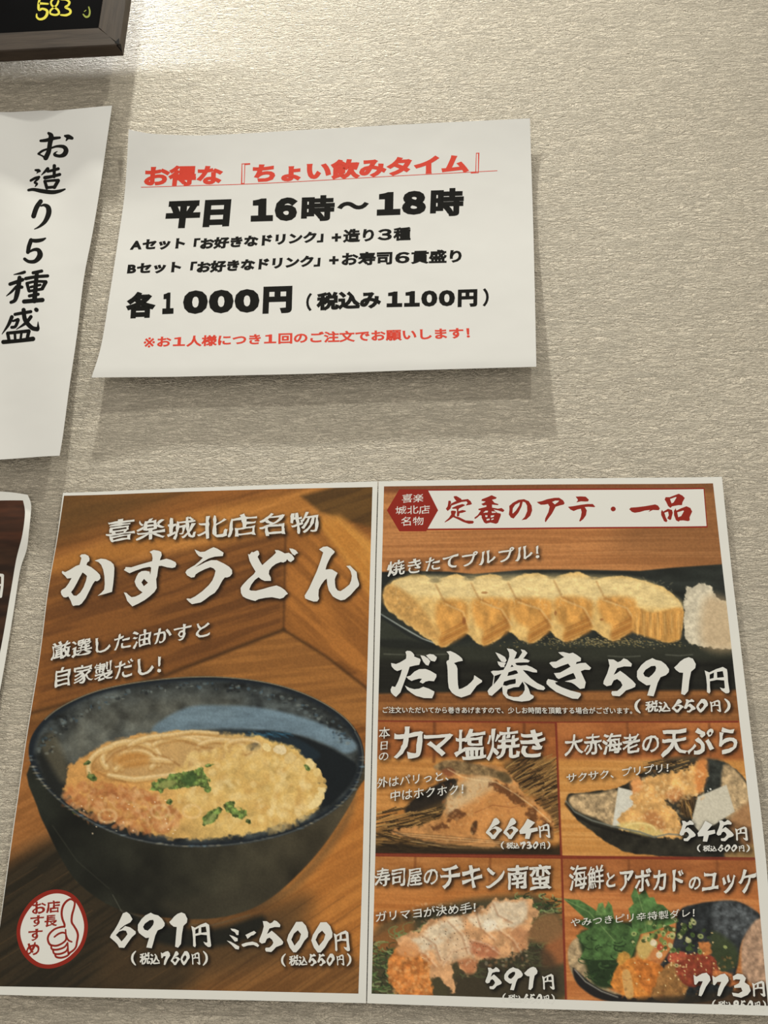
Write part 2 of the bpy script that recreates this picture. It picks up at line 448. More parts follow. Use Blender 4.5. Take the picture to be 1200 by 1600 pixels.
    # ---- set type: the ink of `body` fills the measured box bottom-left, bottom-right, top-left
    def text(s, body, bl, br, tl, bold=.02, rough=0., seed=0, split=True):
        me_v, me_f = type_mesh(body, bold, rough, seed)
        v = np.array(me_v); mn, mx = v.min(0), v.max(0)
        uv = (v-mn)/(mx-mn)
        o, a, b = (on(np.array([q[0]]), np.array([q[1]]), s.lift)[0] for q in (bl, br, tl))
        s.add2d(o + uv[:,:1]*(a-o) + uv[:,1:]*(b-o), me_f)
_type = {}
def convex_verts(bm):
    out = []; inn = {}; ou = {}
    for e in bm.edges:
        if not e.is_boundary: continue
        l = e.link_loops[0]; a, b = l.vert, l.link_loop_next.vert
        d = (b.co-a.co).normalized(); ou[a.index] = d; inn[b.index] = d
    for i, d in inn.items():
        if i in ou and d.x*ou[i].y-d.y*ou[i].x > .5: out.append(i)
    return out
def char_mesh(ch):
    if ch not in _type:
        cu = bpy.data.curves.new('type', 'FONT'); cu.body = ch; cu.resolution_u = 3
        ob = bpy.data.objects.new('type', cu); scene.collection.objects.link(ob)
        dg = bpy.context.evaluated_depsgraph_get(); dg.update()
        ev = ob.evaluated_get(dg); me = ev.to_mesh()
        bm = bmesh.new(); bm.from_mesh(me); ev.to_mesh_clear()
        bpy.data.objects.remove(ob); bpy.data.curves.remove(cu)
        bmesh.ops.remove_doubles(bm, verts=bm.verts, dist=1e-5)
        for cuts, ln in ((2, .22), (1, .1)):
            ed = [e for e in bm.edges if e.is_boundary and e.calc_length() > ln]
            if ed: bmesh.ops.subdivide_edges(bm, edges=ed, cuts=cuts)
        bmesh.ops.triangulate(bm, faces=bm.faces)
        for f in bm.faces:
            if f.normal.z < 0: f.normal_flip()
        bm.verts.ensure_lookup_table()
        V = np.array([v.co[:2] for v in bm.verts]); N = np.zeros_like(V)
        for e in bm.edges:
            if not e.is_boundary: continue
            l = e.link_loops[0]; a, b = l.vert, l.link_loop_next.vert     # face lies left of a->b
            d = np.array(b.co[:2])-np.array(a.co[:2]); L = np.hypot(*d)+1e-9
            n = np.array([d[1], -d[0]])/L
            for w in (a, b): 
                N[w.index] += n
        cvx = np.zeros(len(V))
        cvx[convex_verts(bm)] = 1.
        ln = np.hypot(*N.T)[:,None]; N = N/np.maximum(ln,1e-6); N *= np.clip(2/np.maximum(ln,1e-6), 1, 1.5)
        F = [tuple(v.index for v in f.verts) for f in bm.faces]
        bm.free()
        _type[ch] = (V, N, F, cvx)
    return _type[ch]
def type_mesh(body, bold, rough, seed=0):
    V, F = [], []; x = 0.; rnd = random.Random(seed+len(body))
    for ch in body:
        if ch == ' ': x += .5; continue
        v, n, f, cx_ = char_mesh(ch)
        full = ord(ch) > 0x2000
        w = 1.0 if full else v[:,0].max()+.09
        p = v.copy()
        if rough:
            nz = np.array([mnoise.noise(Vector((a*3.1+seed, b*3.1, ord(ch)%97))) for a, b in v])
            n2 = np.array([mnoise.noise(Vector((a*9+seed, b*9, ord(ch)%89))) for a, b in v])
            # brush: upright and falling strokes heavier at their ends, bars rise to the right
            p = p + n*(bold*(1+.4*nz)+.026*nz+rough*.35*n2)[:,None]*np.array([1.15,.85])
            # stroke ends are cut on a slant, one corner pulled out
            cv = cx_[:,None]*np.array([[.010+.035*mnoise.noise(Vector((a*7, b*7, 3.3+seed))), .012+.05*mnoise.noise(Vector((a*7, b*7, 9.1+seed)))] for a, b in v])
            p = p + cv*(rough/.04)
            q = np.array([[mnoise.noise(Vector((a*2.2, b*2.2, 5+ord(ch)%31))), mnoise.noise(Vector((a*2.2, b*2.2, 50+ord(ch)%31)))] for a, b in v])
            p = p + q*rough
            p[:,1] += .09*(p[:,0]-.5)
            p = (p-[.5,.38])*(1+rnd.uniform(-.03,.03))+[.5,.38+rnd.uniform(-.01,.01)]
        else:
            p = p + n*bold
        if '０' <= ch <= '９': p[:,0] = (p[:,0]-.5)*1.35+.5
        p[:,0] += x; x += w
        k = len(V); V += [tuple(a) for a in p]; F += [tuple(i+k for i in g) for g in f]
    return V, F
GL = {
'5': "83,110 130,112 165,135 190,125 215,102 245,112 285,148 280,172 220,170 160,185 130,242 155,230 185,208 230,240 290,290 318,322 312,345 285,358 235,375 205,405 180,425 120,420 110,400 115,382 160,380 190,355 205,330 190,300 160,278 130,290 110,330 70,340 42,320 45,295 75,230 95,165",
'9': "330,210 365,160 405,125 460,100 490,115 535,125 575,155 602,195 600,220 575,245 530,262 505,310 485,380 470,425 415,418 440,340 445,328 410,332 375,310 340,285 328,260;382,230 400,200 450,168 485,165 492,185 485,210 460,240 430,265 395,255",
'1': "645,180 670,158 695,130 730,105 770,92 805,105 830,150 825,185 790,215 775,290 765,380 735,415 705,405 712,330 722,225 690,222 660,200",
'円': "905,205 945,222 1000,195 1060,175 1095,195 1100,225 1105,300 1118,385 1110,398 1085,400 1050,375 1035,350 1065,360 1078,355 1072,290 1010,285 950,297 950,340 955,385 945,402 925,390 925,330 918,260;948,240 985,222 982,270 948,278;1010,218 1060,210 1070,262 1012,268",
'6': "48,350 60,320 100,265 140,195 190,85 230,70 265,95 295,150 270,185 210,215 165,250 145,275 180,255 215,225 270,240 330,285 330,310 290,345 250,400 205,465 150,462 130,425 100,395;112,325 150,285 190,272 225,278 240,315 215,350 175,395 140,350",
'0': "575,285 590,235 630,170 660,120 715,118 750,155 770,215 768,255 735,290 700,350 660,395 635,395 600,350;615,280 640,225 675,195 705,230 690,280 645,335",
'7': "783,692 800,702 830,685 856,680 874,700 878,722 852,760 834,800 826,812 812,808 818,770 835,728 812,728 797,748 788,745",
'3': "1003,700 1030,685 1060,690 1078,710 1070,733 1096,750 1105,780 1088,802 1050,818 1005,808 998,790 1035,795 1058,782 1050,762 1012,764 1010,752 1038,738 1046,718 1020,716 1006,722",
'4': "808,688 832,655 852,618 892,640 862,675 905,668 908,688 872,698 862,735 838,733 843,703 812,706",
}
def boxof(t):
    a = np.array([[float(c) for c in q.split(',')] for l in t.replace('|',';').split(';') for q in l.split()])
    return (*a.min(0), *a.max(0))
GLBOX = {k: boxof(v) for k, v in GL.items()}
def price(L, digits, boxes, org, k):
    for ch, (x0, x1, y0, y1) in zip(digits, boxes):
        L.glyph(ch, org[0]+x0/k, org[1]+y0/k, org[0]+x1/k, org[1]+y1/k)
def tax(L, digits, bl, br, tl):
    bl, br, tl = map(np.array, (bl, br, tl)); e = (br-bl); h = (tl-bl)
    P = lambda u, v: bl + e*u + h*v
    w = math.hypot(*e); t = .028*w
    for u0, sgn in ((.05, -1), (.95, 1)):
        q = [P(u0, .98), P(u0+sgn*.035, .75), P(u0+sgn*.045, .45), P(u0+sgn*.03, .2), P(u0, .0)]
        L.ribbon(' '.join(f'{a[0]:.2f},{a[1]:.2f},{t*k:.2f}' for a, k in zip(q, (.5,1,1.1,1,.5))), n=3)
    L.text('税込', P(.105,.03), P(.375,.0), P(.105,.93), .03, .02)
    for i, ch in enumerate(digits):
        a = P(.385+.13*i, 1.); b = P(.385+.13*i+.125, 0.)
        if ch in GL: L.glyph(ch, a[0], a[1], b[0], b[1])
        else: L.text(ch, P(.385+.13*i,0), P(.385+.13*i+.125,0), P(.385+.13*i,1), .06, .02)
    a = P(.79, .93); b = P(.91, .02); L.glyph('円', a[0], a[1], b[0], b[1])
# ---------------------------------------------------------------- lettering on the white notice
BK, RD = M['black_ink'], M['red_ink']
L = Letters('notice', RD, label='red bold heading with a thin underline')
N = lambda x, y: (140+x/3.3333, 180+y/3.3333)
L.text('お得な', (224,291.8), (347,288.6), (227,259.5), 0.052)
L.text('ちょい飲みタイム', (393.5,287), (733,271), (395.5,255.5), 0.057)
def corner_mark(L, x0, y0, x1, y1, flip):
    # hollow double-line corner bracket
    w = (x1-x0)*.42
    a = [(x0,y0),(x1,y0-.6),(x1,y0+1.8),(x0+w,y0+2.4),(x0+w-1,y1-.4),(x0-1,y1)]
    b_ = [(x0+1.2,y0+1.1),(x0+1.0,y1-1.4),(x0+w-2.0,y1-1.6),(x0+w-1.2,y0+1.2)]
    cx, cy = (x0+x1)/2, (y0+y1)/2
    if flip: a = [(2*cx-p, 2*cy-q) for p, q in a]; b_ = [(2*cx-p, 2*cy-q) for p, q in b_]
    L.loops([np.array(a), np.array(b_)])
corner_mark(L, 377.5, 255.5, 391, 287.5, False)
corner_mark(L, 735.5, 238.5, 748, 270.5, True)
L.ribbon('220.7,292.6,1.0 300,290.2,1.0 387,287.6,1.0 480,283,1.0 610,275.5,1.0 776.7,266.8,1.0')
L.done()
L = Letters('notice', BK, label='large black weekday and hours line')
L.text('平日', (256.4,357.4), (357.8,354.2), (261.5,314.6), 0.062)
L.text('１６', (391.6,347), (465,344.8), (392.6,310.2), 0.08)
L.text('時', (470,346.3), (522.3,344.8), (471.8,306), 0.052)
L.text('～', (526.5,329), (576.5,326.5), (526.8,316), 0.042)
L.text('１８', (588.6,337.6), (665.5,335), (589.6,300.3), 0.08)
L.text('時', (671.6,338.6), (724,337.2), (673.4,294.8), 0.052)
L.done()
L = Letters('notice', BK, label='black line for drink set A')
L.text('Aセット', (202.4,392), (288.5,389), (204.9,375), 0.058)
L.text('「お好きなドリンク」', (301.4,391.2), (505,378.8), (303.6,372.5), 0.058)
L.text('+', (518,378), (533,377.2), (518.4,365), 0.042)
L.text('造り３種', (535.4,379.6), (641.5,375.9), (536.6,358.2), 0.044)
L = L.next('black line for drink set B')
L.text('Bセット', (198,429), (282.5,426), (200.3,412), 0.058)
L.text('「お好きなドリンク」', (296,428), (500,416.6), (298.6,409), 0.058)
L.text('+', (514,413.5), (529,412.8), (514.4,400.5), 0.042)
L.text('お寿司６貫盛り', (533.2,415.8), (721.3,410.8), (534.6,394.5), 0.044)
L.done()
L = Letters('notice', BK, label='large black price line')
L.text('各', (195.3,498), (242.3,496.4), (198,456.5), 0.062)
L.text('１', (253.4,491), (271,490.3), (254.4,457.5), 0.08)
L.text('０００', (285.5,491), (405.5,488.2), (286.6,454), 0.085)
L.text('円', (410,490.4), (455.8,489), (411.8,448), 0.062)
L.text('（', (478,486.4), (487,486), (478.8,458), 0.042)
L.text('税込み', (494,486), (595.6,482.6), (495,456.8), 0.058)
L.text('１１００', (604,480.6), (711,478.3), (604.6,455.4), 0.07)
L.text('円', (715,480), (745.6,479.1), (715.6,452.6), 0.057)
L.text('）', (754,479), (763.5,478.6), (754.5,450.5), 0.042)
L.done()
L = Letters('notice', RD, label='small red one-order-per-person line')
L.text('※', (224,543.4), (241.5,542.8), (225.2,527.4), 0.005)
L.text('お１人様につき１回のご注文でお願いします！', (245,542.8), (734.5,528.9), (246.3,525.2), 0.036)
L.done()

# ---------------------------------------------------------------- brush column on the banner
L = Letters('banner', BK, z=.07)
o1, k1 = (0,190), 8.571
L.ribbon('545,258,36 620,250,48 700,228,48 800,215,34|650,155,36 685,195,70 668,300,62 652,400,64 612,488,66|650,362,26 570,392,32 515,432,32|515,436,22 570,462,24 610,492,40|668,362,24 760,332,34 850,338,52 885,385,66 860,440,64 800,462,44 735,446,44 738,420,26 768,400,10|870,192,30 915,203,62 965,222,44|905,225,40 885,256,14', o1, k1)
L.ribbon('475,650,28 515,656,46 530,662,36|515,670,28 492,692,10|412,790,34 470,758,38 525,742,34|515,765,32 462,815,26 495,832,34 472,870,14|382,918,36 450,910,44 560,930,56 700,946,56 800,930,44 870,905,22|640,632,48 600,672,34 555,716,12|640,668,36 780,632,44|728,592,48 725,740,42|602,752,52 700,735,44 800,708,44|600,800,42 628,888,46|600,800,34 690,790,36 780,785,40|780,790,50 728,882,48|628,884,40 720,876,40', o1, k1)
L.ribbon('545,1068,60 490,1150,66 450,1265,66|548,1130,20 595,1118,40 645,1150,66 652,1230,72 605,1335,56 530,1405,32 462,1440,12', o1, k1)
o2, k2 = (0,365), 8.889
L.ribbon('430,92,46 500,100,56 580,88,48 630,66,24|432,92,60 402,180,60 388,258,54|392,262,26 470,224,42 535,232,60 555,305,80 490,382,58 400,388,46 342,352,44', o2, k2)
L.ribbon('192,570,12 300,548,40 342,534,42|140,702,50 240,668,52 315,640,52|272,612,58 262,700,66 238,830,70 208,925,54 152,955,44|225,735,36 160,808,34 90,866,12|285,742,52 305,744,46|460,545,46 580,520,46|358,625,48 500,600,46 662,588,46|512,550,58 498,700,62 478,935,70|375,692,46 402,792,46|372,690,40 500,664,38 638,668,44|636,674,54 588,762,50|428,742,36 560,712,36|405,800,40 592,768,42|408,866,46 530,842,46|334,944,60 590,922,62', o2, k2)
L.ribbon('208,1122,44 300,1105,46 428,1084,46|328,1060,60 350,1200,62 440,1306,62 518,1328,62|530,1315,44 528,1225,10|500,1054,56 510,1062,58|165,1158,54 115,1270,44 28,1396,10|180,1215,30 250,1192,44|252,1200,48 215,1288,44 162,1302,42|430,1155,50 360,1240,46 228,1330,10|106,1384,48 128,1492,46|106,1382,44 400,1352,50|402,1356,52 372,1480,46|206,1375,38 212,1482,38|300,1362,36 285,1480,36|46,1506,60 250,1490,54 458,1462,66', o2, k2)
L.done()

# ---------------------------------------------------------------- noodle poster lettering
WI, CR = M['white_ink'], M['crimson_ink']
L = Letters('udon', WI, shade=True, label='large white brush title')
KA = "278,150 300,130 345,128 385,148 400,185 395,215 372,230 360,262 420,290 490,345 528,385 537,425 520,450 495,465 468,462 440,500 400,580 350,680 300,745 270,765 220,768 195,775 180,755 165,710 135,655 105,668 75,665 50,635 40,600 50,575 100,545 140,490 175,425 120,432 95,400 60,370 52,350 62,338 95,352 150,325 230,275 275,260 285,225 298,175;312,355 345,378 368,400 355,460 325,540 285,605 235,648 200,645 168,602 200,560 240,490 275,420|462,208 540,183 600,190 665,220 700,255 710,300 705,400 695,500 680,598 590,625 500,648 545,612 582,570 590,500 585,400 570,320 545,260 510,225"
L.outline(KA, (90,850), 8)
L.outline("430,98 480,75 545,85 575,100 582,140 565,180 558,205 600,195 640,183 700,200 755,228 765,255 750,290 715,300 650,292 580,272 545,275 535,320 525,400 512,440 520,550 490,600 430,655 370,700 290,745 215,780 190,755 150,710 130,650 108,605 140,610 170,640 205,665 250,658 300,635 342,605 300,575 262,525 243,470 265,410 290,365 330,340 380,335 430,345 438,385 446,340 450,295 430,285 350,300 250,335 180,365 150,350 108,325 125,308 130,288 200,292 300,260 400,232 462,215 468,180 458,125;360,435 410,485 358,528 328,480", (180,850), 8)
L.outline("192,68 265,100 320,95 380,62 430,40 480,60 555,108 545,150 445,158 370,180 300,220 250,255 195,292 260,264 330,227 400,202 470,203 560,245 625,285 660,325 662,370 635,405 600,418 570,418 540,455 490,550 445,610 380,650 330,690 270,730 160,752 125,725 90,688 105,680 140,685 200,655 290,590 370,515 415,455 440,395 455,335 430,305 390,290 320,315 250,350 205,380 190,415 150,420 100,392 78,355 95,325 150,290 195,265 255,215 296,172 245,150 215,115", (280,850), 8)
L.outline("180,125 200,132 228,98 245,105 295,80 312,90 322,128 300,160 330,220 358,265 420,210 490,150 530,110 515,75 560,78 600,95 640,118 690,110 730,135 758,175 755,195 715,225 690,215 668,190 655,215 620,232 590,225 530,248 480,285 445,330 440,375 465,420 468,460 390,462 350,445 312,415 265,450 220,510 195,570 215,582 280,585 370,562 450,538 535,518 590,540 640,575 680,622 650,640 625,670 580,685 530,675 480,665 400,672 310,690 270,712 220,700 160,680 115,655 92,610 88,550 110,515 180,440 250,380 275,345 230,270 200,210|695,55 740,60 780,80 806,115 780,125 765,143 735,125 715,95", (365,850), 8)
L.outline("468,68 520,35 570,30 620,55 665,95 655,115 620,150 590,205 565,260 548,320 600,315 630,318 700,362 680,400 665,440 668,500 675,545 700,580 735,590 790,555 850,505 870,455 878,400 865,345 840,305 808,275 855,270 900,315 938,350 945,420 970,500 965,525 930,560 860,640 790,695 740,705 690,685 640,655 590,580 572,510 565,432 535,455 495,510 465,570 460,640 468,685 445,718 400,720 340,700 295,680 288,645 340,560 390,450 440,340 480,230 520,105", (440,850), 8)
L.done()
L = Letters('udon', WI, shade=True, label='small white brush heading')
L.text('喜楽城北店名物', (165,849), (500,835), (166,811.5), 0.011, .05, 1)
L = L.next()
L.text('厳選した油かすと', (79,1033), (328.5,997), (80,1003.5), 0.013, .05, 2)
L = L.next()
L.text('自家製だし！', (85,1075), (252,1052.5), (86,1043), 0.013, .05, 3)
L.done()
L = Letters('udon', WI, name='price_lettering', shade=True)
price(L, '691円', [(48,332,70,466),(355,652,78,470),(702,902,75,465),(945,1165,188,460)], (165,1415), 7.06)
L = L.next()
tax(L, '760', (205.8,1507.8), (323.6,1508), (206,1486))
k = 5.854
L.outline('60,180 100,185 135,200 132,240 115,240 100,215 70,198|48,238 85,250 125,270 125,295 100,300 75,270|25,290 60,300 140,345 135,372 105,368 70,330|195,240 230,222 275,202 295,218 270,240 250,245 215,275 203,250|160,325 200,310 260,300 300,312 322,335 310,350 270,330 220,335 180,348 165,340', (350,1420), k)
price(L, '500円', [(322,542,105,395),(575,770,118,398),(798,992,122,400),(1003,1152,198,390)], (350,1420), k)
L = L.next()
tax(L, '550', (440,1509.7), (547.8,1509), (440.5,1490.4))
L.done()
# round seal of recommendation: disc, ring, letters, raised thumb
def loop_pts(txt, org, k, n=6):
    p = np.array([[float(c) for c in q.split(',')] for q in txt.split()])/k + np.array(org); m = len(p); out = []
    for i in range(m):
        a0, a1, a2, a3 = p[i-1], p[i], p[(i+1)%m], p[(i+2)%m]
        for t in np.linspace(0,1,n,endpoint=False):
            out.append(.5*((2*a1)+(-a0+a2)*t+(2*a0-5*a1+4*a2-a3)*t*t+(-a0+3*a1-3*a2+a3)*t**3))
    return np.array(out)
so, sk = (20,1380), 9.231
ring_o = loop_pts('640,90 850,150 1000,320 1083,600 1030,880 880,1080 700,1190 500,1232 300,1175 130,1000 55,740 100,500 250,270 440,135', so, sk)
ring_i = loop_pts('640,148 810,192 945,335 1028,600 978,860 835,1040 680,1135 500,1172 335,1122 190,970 110,740 152,520 290,315 465,190', so, sk)
L = Letters('udon', CR, name='seal', z=.04, label='round red-ringed white seal with a raised thumb'); L.loops([ring_o]); seal = L.done()
L = Letters('udon', WI, name='seal_disc', z=.055, parent=seal); L.loops([ring_i]); L.done()
L = Letters('udon', M['red_ink'], name='seal_lettering', z=.07, parent=seal)
L.mat = CR
S = lambda x, y: (so[0]+x/sk, so[1]+y/sk)
for ch, x0, x1, y0, y1 in (('店',480,680,248,435),('長',455,640,455,635),('お',275,480,265,445),('す',250,450,460,630),('す',222,430,655,835),('め',190,385,850,1040)):
    L.text(ch, S(x0,y1), S(x1,y1), S(x0+4,y0), .03, .012)
L.done()
L = Letters('udon', CR, name='thumb_drawing', z=.085, parent=seal)
L.ribbon('745,625,30 680,635,28 600,665,28 530,730,30 505,800,30 525,870,32 560,898,30|745,628,32 745,590,32 715,510,32 705,420,32 725,330,32 770,265,32 830,230,30 880,250,30 895,290,28 880,370,30 855,460,32 850,560,32 885,620,30 925,690,32 940,760,32 925,850,30 910,920,28 870,970,28 805,1012,30|600,775,24 660,730,28 720,712,28 765,725,25|762,670,22 768,750,26 800,820,28 850,845,24|768,750,26 765,820,28 700,875,28 620,903,30 540,890,28|555,900,28 565,950,28 640,958,30 740,925,28 785,870,24|580,965,28 600,1015,28 680,1020,30 765,985,28 795,930,24|610,1030,28 630,1065,30 700,1075,30 780,1050,28 822,1010,25|790,860,26 800,1010,26', so, sk, n=5)
L.done()

# ---------------------------------------------------------------- menu poster lettering
A = (580,740); ak = 3.75; B = (880,740)
L = Letters('menu', CR, name='title_banner', z=.035, label='white title strip with crimson rules')
L.outline('667,764.6 1100.5,762.2 1105.6,824.3 667,828.4'); tb = L.done()
L = Letters('menu', WI, name='banner_panel', z=.045, parent=tb)
L.outline('667,766.8 1099.2,764.3 1104,822 667,826'); L.done()
L = Letters('menu', CR, name='lettering', z=.06, parent=tb)
D1 = (685,765)
L.outline('195,82 225,80 285,115 290,130 230,150 205,120 190,95|125,140 150,138 160,160 150,185 165,200 150,240 115,268 92,240 115,210 120,180|150,180 210,148 290,128 370,118 405,148 420,180 400,190 340,200 365,165 350,148 290,155 220,180 165,200|165,230 230,200 300,180 330,190 330,200 280,225 260,235 250,255 250,270 300,255 340,262 345,275 300,290 265,295 258,330 240,340 230,330 232,270 225,240 180,240|165,262 210,265 222,275 205,320 215,335 260,345 340,385 430,390 445,405 430,425 380,428 310,405 240,370 185,345 130,385 78,412 80,400 130,355 160,310 155,275', D1, 8)
L.outline('535,140 545,120 610,95 665,70 728,98 720,115 670,128 700,165 752,182 745,195 670,188 672,225 745,238 790,230 826,258 808,282 750,262 690,250 735,290 780,300 780,325 745,415 720,428 650,412 595,425 570,410 540,350 540,325 520,320 480,355 455,368 450,350 490,320 530,262 500,255 500,240 560,225 600,215 600,195 560,200 535,180 570,165 590,150;560,290 590,264 620,264 615,285;585,320 615,322 610,345 588,342;655,325 700,320 690,340 655,350;600,368 640,362 640,380 605,388;662,367 690,358 690,372 662,382;665,272 712,275 720,288 670,292', D1, 8)
L.outline('885,205 930,165 1000,128 1070,120 1130,145 1165,200 1172,260 1150,325 1100,372 1040,382 1080,340 1110,270 1108,200 1085,160 1055,150 1040,210 1000,290 940,362 905,350 880,310 888,250;925,295 932,298 970,260 1010,200 1020,158 960,190 930,235', D1, 8)
D2 = (830,765)
L.outline('70,155 130,145 200,120 290,103 350,102 400,135 418,170 405,188 370,195 305,215 260,300 215,360 180,408 170,395 175,360 215,280 230,215 210,180 170,188 120,190 85,170;262,155 295,185 330,160 350,138 300,138|555,88 620,85 680,88 720,125 712,148 680,150 620,148 565,160 585,130 575,115|460,215 520,208 620,190 700,180 770,180 800,212 790,220 720,215 670,218 695,260 685,320 650,370 610,400 600,390 620,340 630,280 620,240 580,248 530,268 490,250', D2, 8)
L.outline(' '.join(f'{1025+32*math.cos(a):.0f},{242+30*math.sin(a):.0f}' for a in np.linspace(0, 6.1, 14)), D2, 8)
L.outline('105,245 125,225 200,220 300,208 430,185 465,200 488,235 475,258 400,255 345,280 365,255 300,262 240,280 175,290 140,280|548,125 560,95 610,95 700,60 725,52 770,75 800,105 770,160 765,195 720,195 640,210 620,230 590,205 570,160;615,118 635,172 660,160 695,100 690,92|515,252 530,275 590,240 640,255 650,290 630,370 615,382 580,360 600,320 590,275 545,290 560,340 583,390 570,408 540,395 505,320 503,280|685,232 695,262 750,235 820,208 870,230 892,275 860,345 862,385 840,395 780,385 735,388 725,402 690,385 665,320 663,270;705,285 718,345 755,330 790,268 780,262', (970,765), 8)
L.done()
L = Letters('menu', CR, name='hexagon_badge', z=.06, label='crimson hexagon badge with small white letters')
L.outline('92,215 165,92 330,92 392,215 322,338 165,338', A, ak); hb = L.done()
L = Letters('menu', WI, name='lettering', z=.075, parent=hb)
L.text('喜楽', (628,785.8), (661.5,784.8), (628,772.2), 0.003, .02)
L = L.next()
L.text('城北店', (618,804.5), (671.8,803), (618,790.5), 0.003, .02)
L = L.next()
L.text('名物', (626.7,822), (661.8,821), (627,807.5), 0.003, .02)
L.done()
L = Letters('menu', WI, shade=True, name='title_lettering', label='large white brush name of the rolled omelette dish')
L.outline('268,68 290,55 330,58 360,80 380,110 375,125 410,140 450,155 458,175 440,230 380,240 320,255 300,320 270,400 240,480 205,575 150,632 120,612 88,575 82,540 100,498 140,508 175,440 205,360 225,288 165,308 130,290 95,250 88,208 150,220 200,200 250,170 275,155 280,110|280,380 330,365 380,315 440,285 520,282 580,305 655,350 655,380 625,435 560,430 520,440 485,465 445,445 475,405 440,402 380,418 345,432 305,410|262,490 320,520 380,535 440,528 490,505 560,528 630,565 625,595 600,648 500,645 400,618 340,580 290,540|455,112 500,118 550,150 578,185 555,240 525,232 490,190|525,112 570,95 620,102 660,135 655,160 635,190 590,180 555,145|780,65 830,58 890,85 940,118 975,150 985,180 930,190 875,208 905,240 918,280 920,400 925,480 935,535 975,525 1040,490 1090,445 1120,410 1128,360 1150,375 1225,425 1225,445 1160,490 1120,545 1080,600 1020,622 965,638 900,615 850,580 810,520 800,440 795,300 790,240 780,200 785,182 812,168 815,110 800,85', (600,1010), 8)
L.outline('120,58 165,75 215,105 232,140 215,160 180,150 150,110|140,148 175,155 205,160 225,165 210,185 210,205 175,205 150,180|233,20 290,28 333,60 318,100 305,125 345,118 385,60 370,28 410,38 437,65 415,95 395,120 430,128 460,142 445,158 400,158 340,160 315,165 330,185 370,190 430,185 480,205 530,235 532,258 490,255 440,240 390,232 420,265 470,315 530,360 600,395 612,415 595,432 540,425 480,395 430,365 397,344 430,385 450,420 465,470 500,490 495,510 455,535 380,545 300,535 230,510 195,470 190,430 188,395 150,430 110,465 85,488 55,478 43,440 60,415 90,385 105,290 75,250 95,240 150,240 200,232 225,190 245,140 258,100 255,60;283,180 300,200 268,205;250,255 310,235 330,238 345,265 300,280 238,293;205,348 260,330 320,320 322,350 318,368 260,378 230,390 195,382;112,292 180,268 150,320 102,378;240,425 300,404 352,400 388,348 408,385 410,430 388,470 350,498 300,500 250,488 233,462', (755,1010), 6.316)
L.outline('740,58 790,55 850,70 885,62 930,88 965,115 962,145 920,155 915,175 960,165 1010,162 1065,212 1050,232 1000,230 962,245 985,295 1012,355 1000,412 955,420 900,375 870,358 805,345 870,330 915,318 905,290 890,262 840,280 745,322 725,310 698,265 760,258 820,225 862,200 838,170 780,190 715,215 690,208 652,165 670,153 720,150 770,120 800,105 770,85|625,345 640,322 690,332 738,350 708,355 720,375 780,405 860,435 960,460 965,480 935,518 880,515 800,485 720,450 660,405 625,370', (755,1010), 6.316)
L.done()
L = Letters('menu', WI, shade=True, name='price_lettering')
o8, k8 = (935,1010), 5.4545
for ch in '591円': L.glyph(ch, *(np.array(GLBOX[ch])/k8 + np.array(o8*2)))
L = L.next()
tax(L, '650', (992.7,1113.6), (1140,1113), (992.7,1092.5))
L.done()
L = Letters('menu', WI, shade=True, name='caption_lettering')
L.text('焼きたてプルプル！', (604.5,901.5), (843,873.5), (604.5,877), 0.016, .04, 5)
L = L.next()
L.text('ご注文いただいてから巻きあげますので、少しお時間を頂戴する場合がございます。', (598,1114.2), (988,1115.6), (598,1104), .012)
L.done()
c4, k4 = (575,1110), 3.871; c5, k5 = (865,1110), 3.582; c6, k6 = (570,1330), 3.81; c7, k7 = (865,1330), 3.582
def q(c, k, x0, x1, y0, y1, drop=0): return ((c[0]+x0/k, c[1]+y1/k), (c[0]+x1/k, c[1]+(y1+drop)/k), (c[0]+(x0+2)/k, c[1]+y0/k))
L = Letters('menu', WI, shade=True, name='dish_lettering', label='white brush name and price over the grilled fish collar')
for ch, b4 in (('本',(65,133,100,170)),('日',(75,118,185,240)),('の',(65,122,255,302))): L.text(ch, *q(c4,k4,*b4), 0.005, .02)
for ch, b4 in (('カ',(155,335,98,292)),('マ',(335,515,140,278)),('塩',(520,715,112,300)),('焼',(716,920,102,305)),('き',(918,1072,115,285))): L.text(ch, *q(c4,k4,*b4), .012 if ch in '塩焼' else .025, .04)
L = L.next()
L.text('外はパリっと、', (589.2,1232), (700.8,1219.8), (589.5,1215), 0.008, .03)
L = L.next()
L.text('中はホクホク！', (610,1252), (724.5,1240.5), (610.3,1235.5), 0.008, .03)
L = L.next()
price(L, '664円', [(712,810,650,778),(818,908,650,778),(915,1028,655,778),(1030,1103,685,772)], c4, k4)
L = L.next()
tax(L, '730', (783,1326.5), (859,1326.5), (783.5,1314.6)); L.done()
L = Letters('menu', WI, shade=True, name='dish_lettering', label='white brush name and price over the prawn tempura')
L.text('大赤海老の', (881.8,1182), (1030,1179), (882.5,1147), 0.018, .04)
L.text('天ぷら', (1032.5,1184), (1152,1180), (1034,1139), 0.027, .04)
L = L.next()
L.text('サクサク、プリプリ！', (885,1223), (1045,1206), (885,1208.5), 0.010, .03)
L = L.next()
price(L, '545円', [(705,795,615,732),(805,905,618,735),(912,1008,613,732),(1015,1088,650,730)], c5, k5)
L = L.next()
tax(L, '600', (1089.7,1330.8), (1170.7,1331), (1090,1319.4)); L.done()
L = Letters('menu', WI, shade=True, name='dish_lettering', label='white brush name and price over the fried chicken')
L.text('寿司屋の', (585,1386.8), (684,1384.8), (586,1356), 0.013, .04)
L.text('チキン南蛮', (687,1391), (862,1391.7), (688,1350.5), 0.021, .04)
L = L.next()
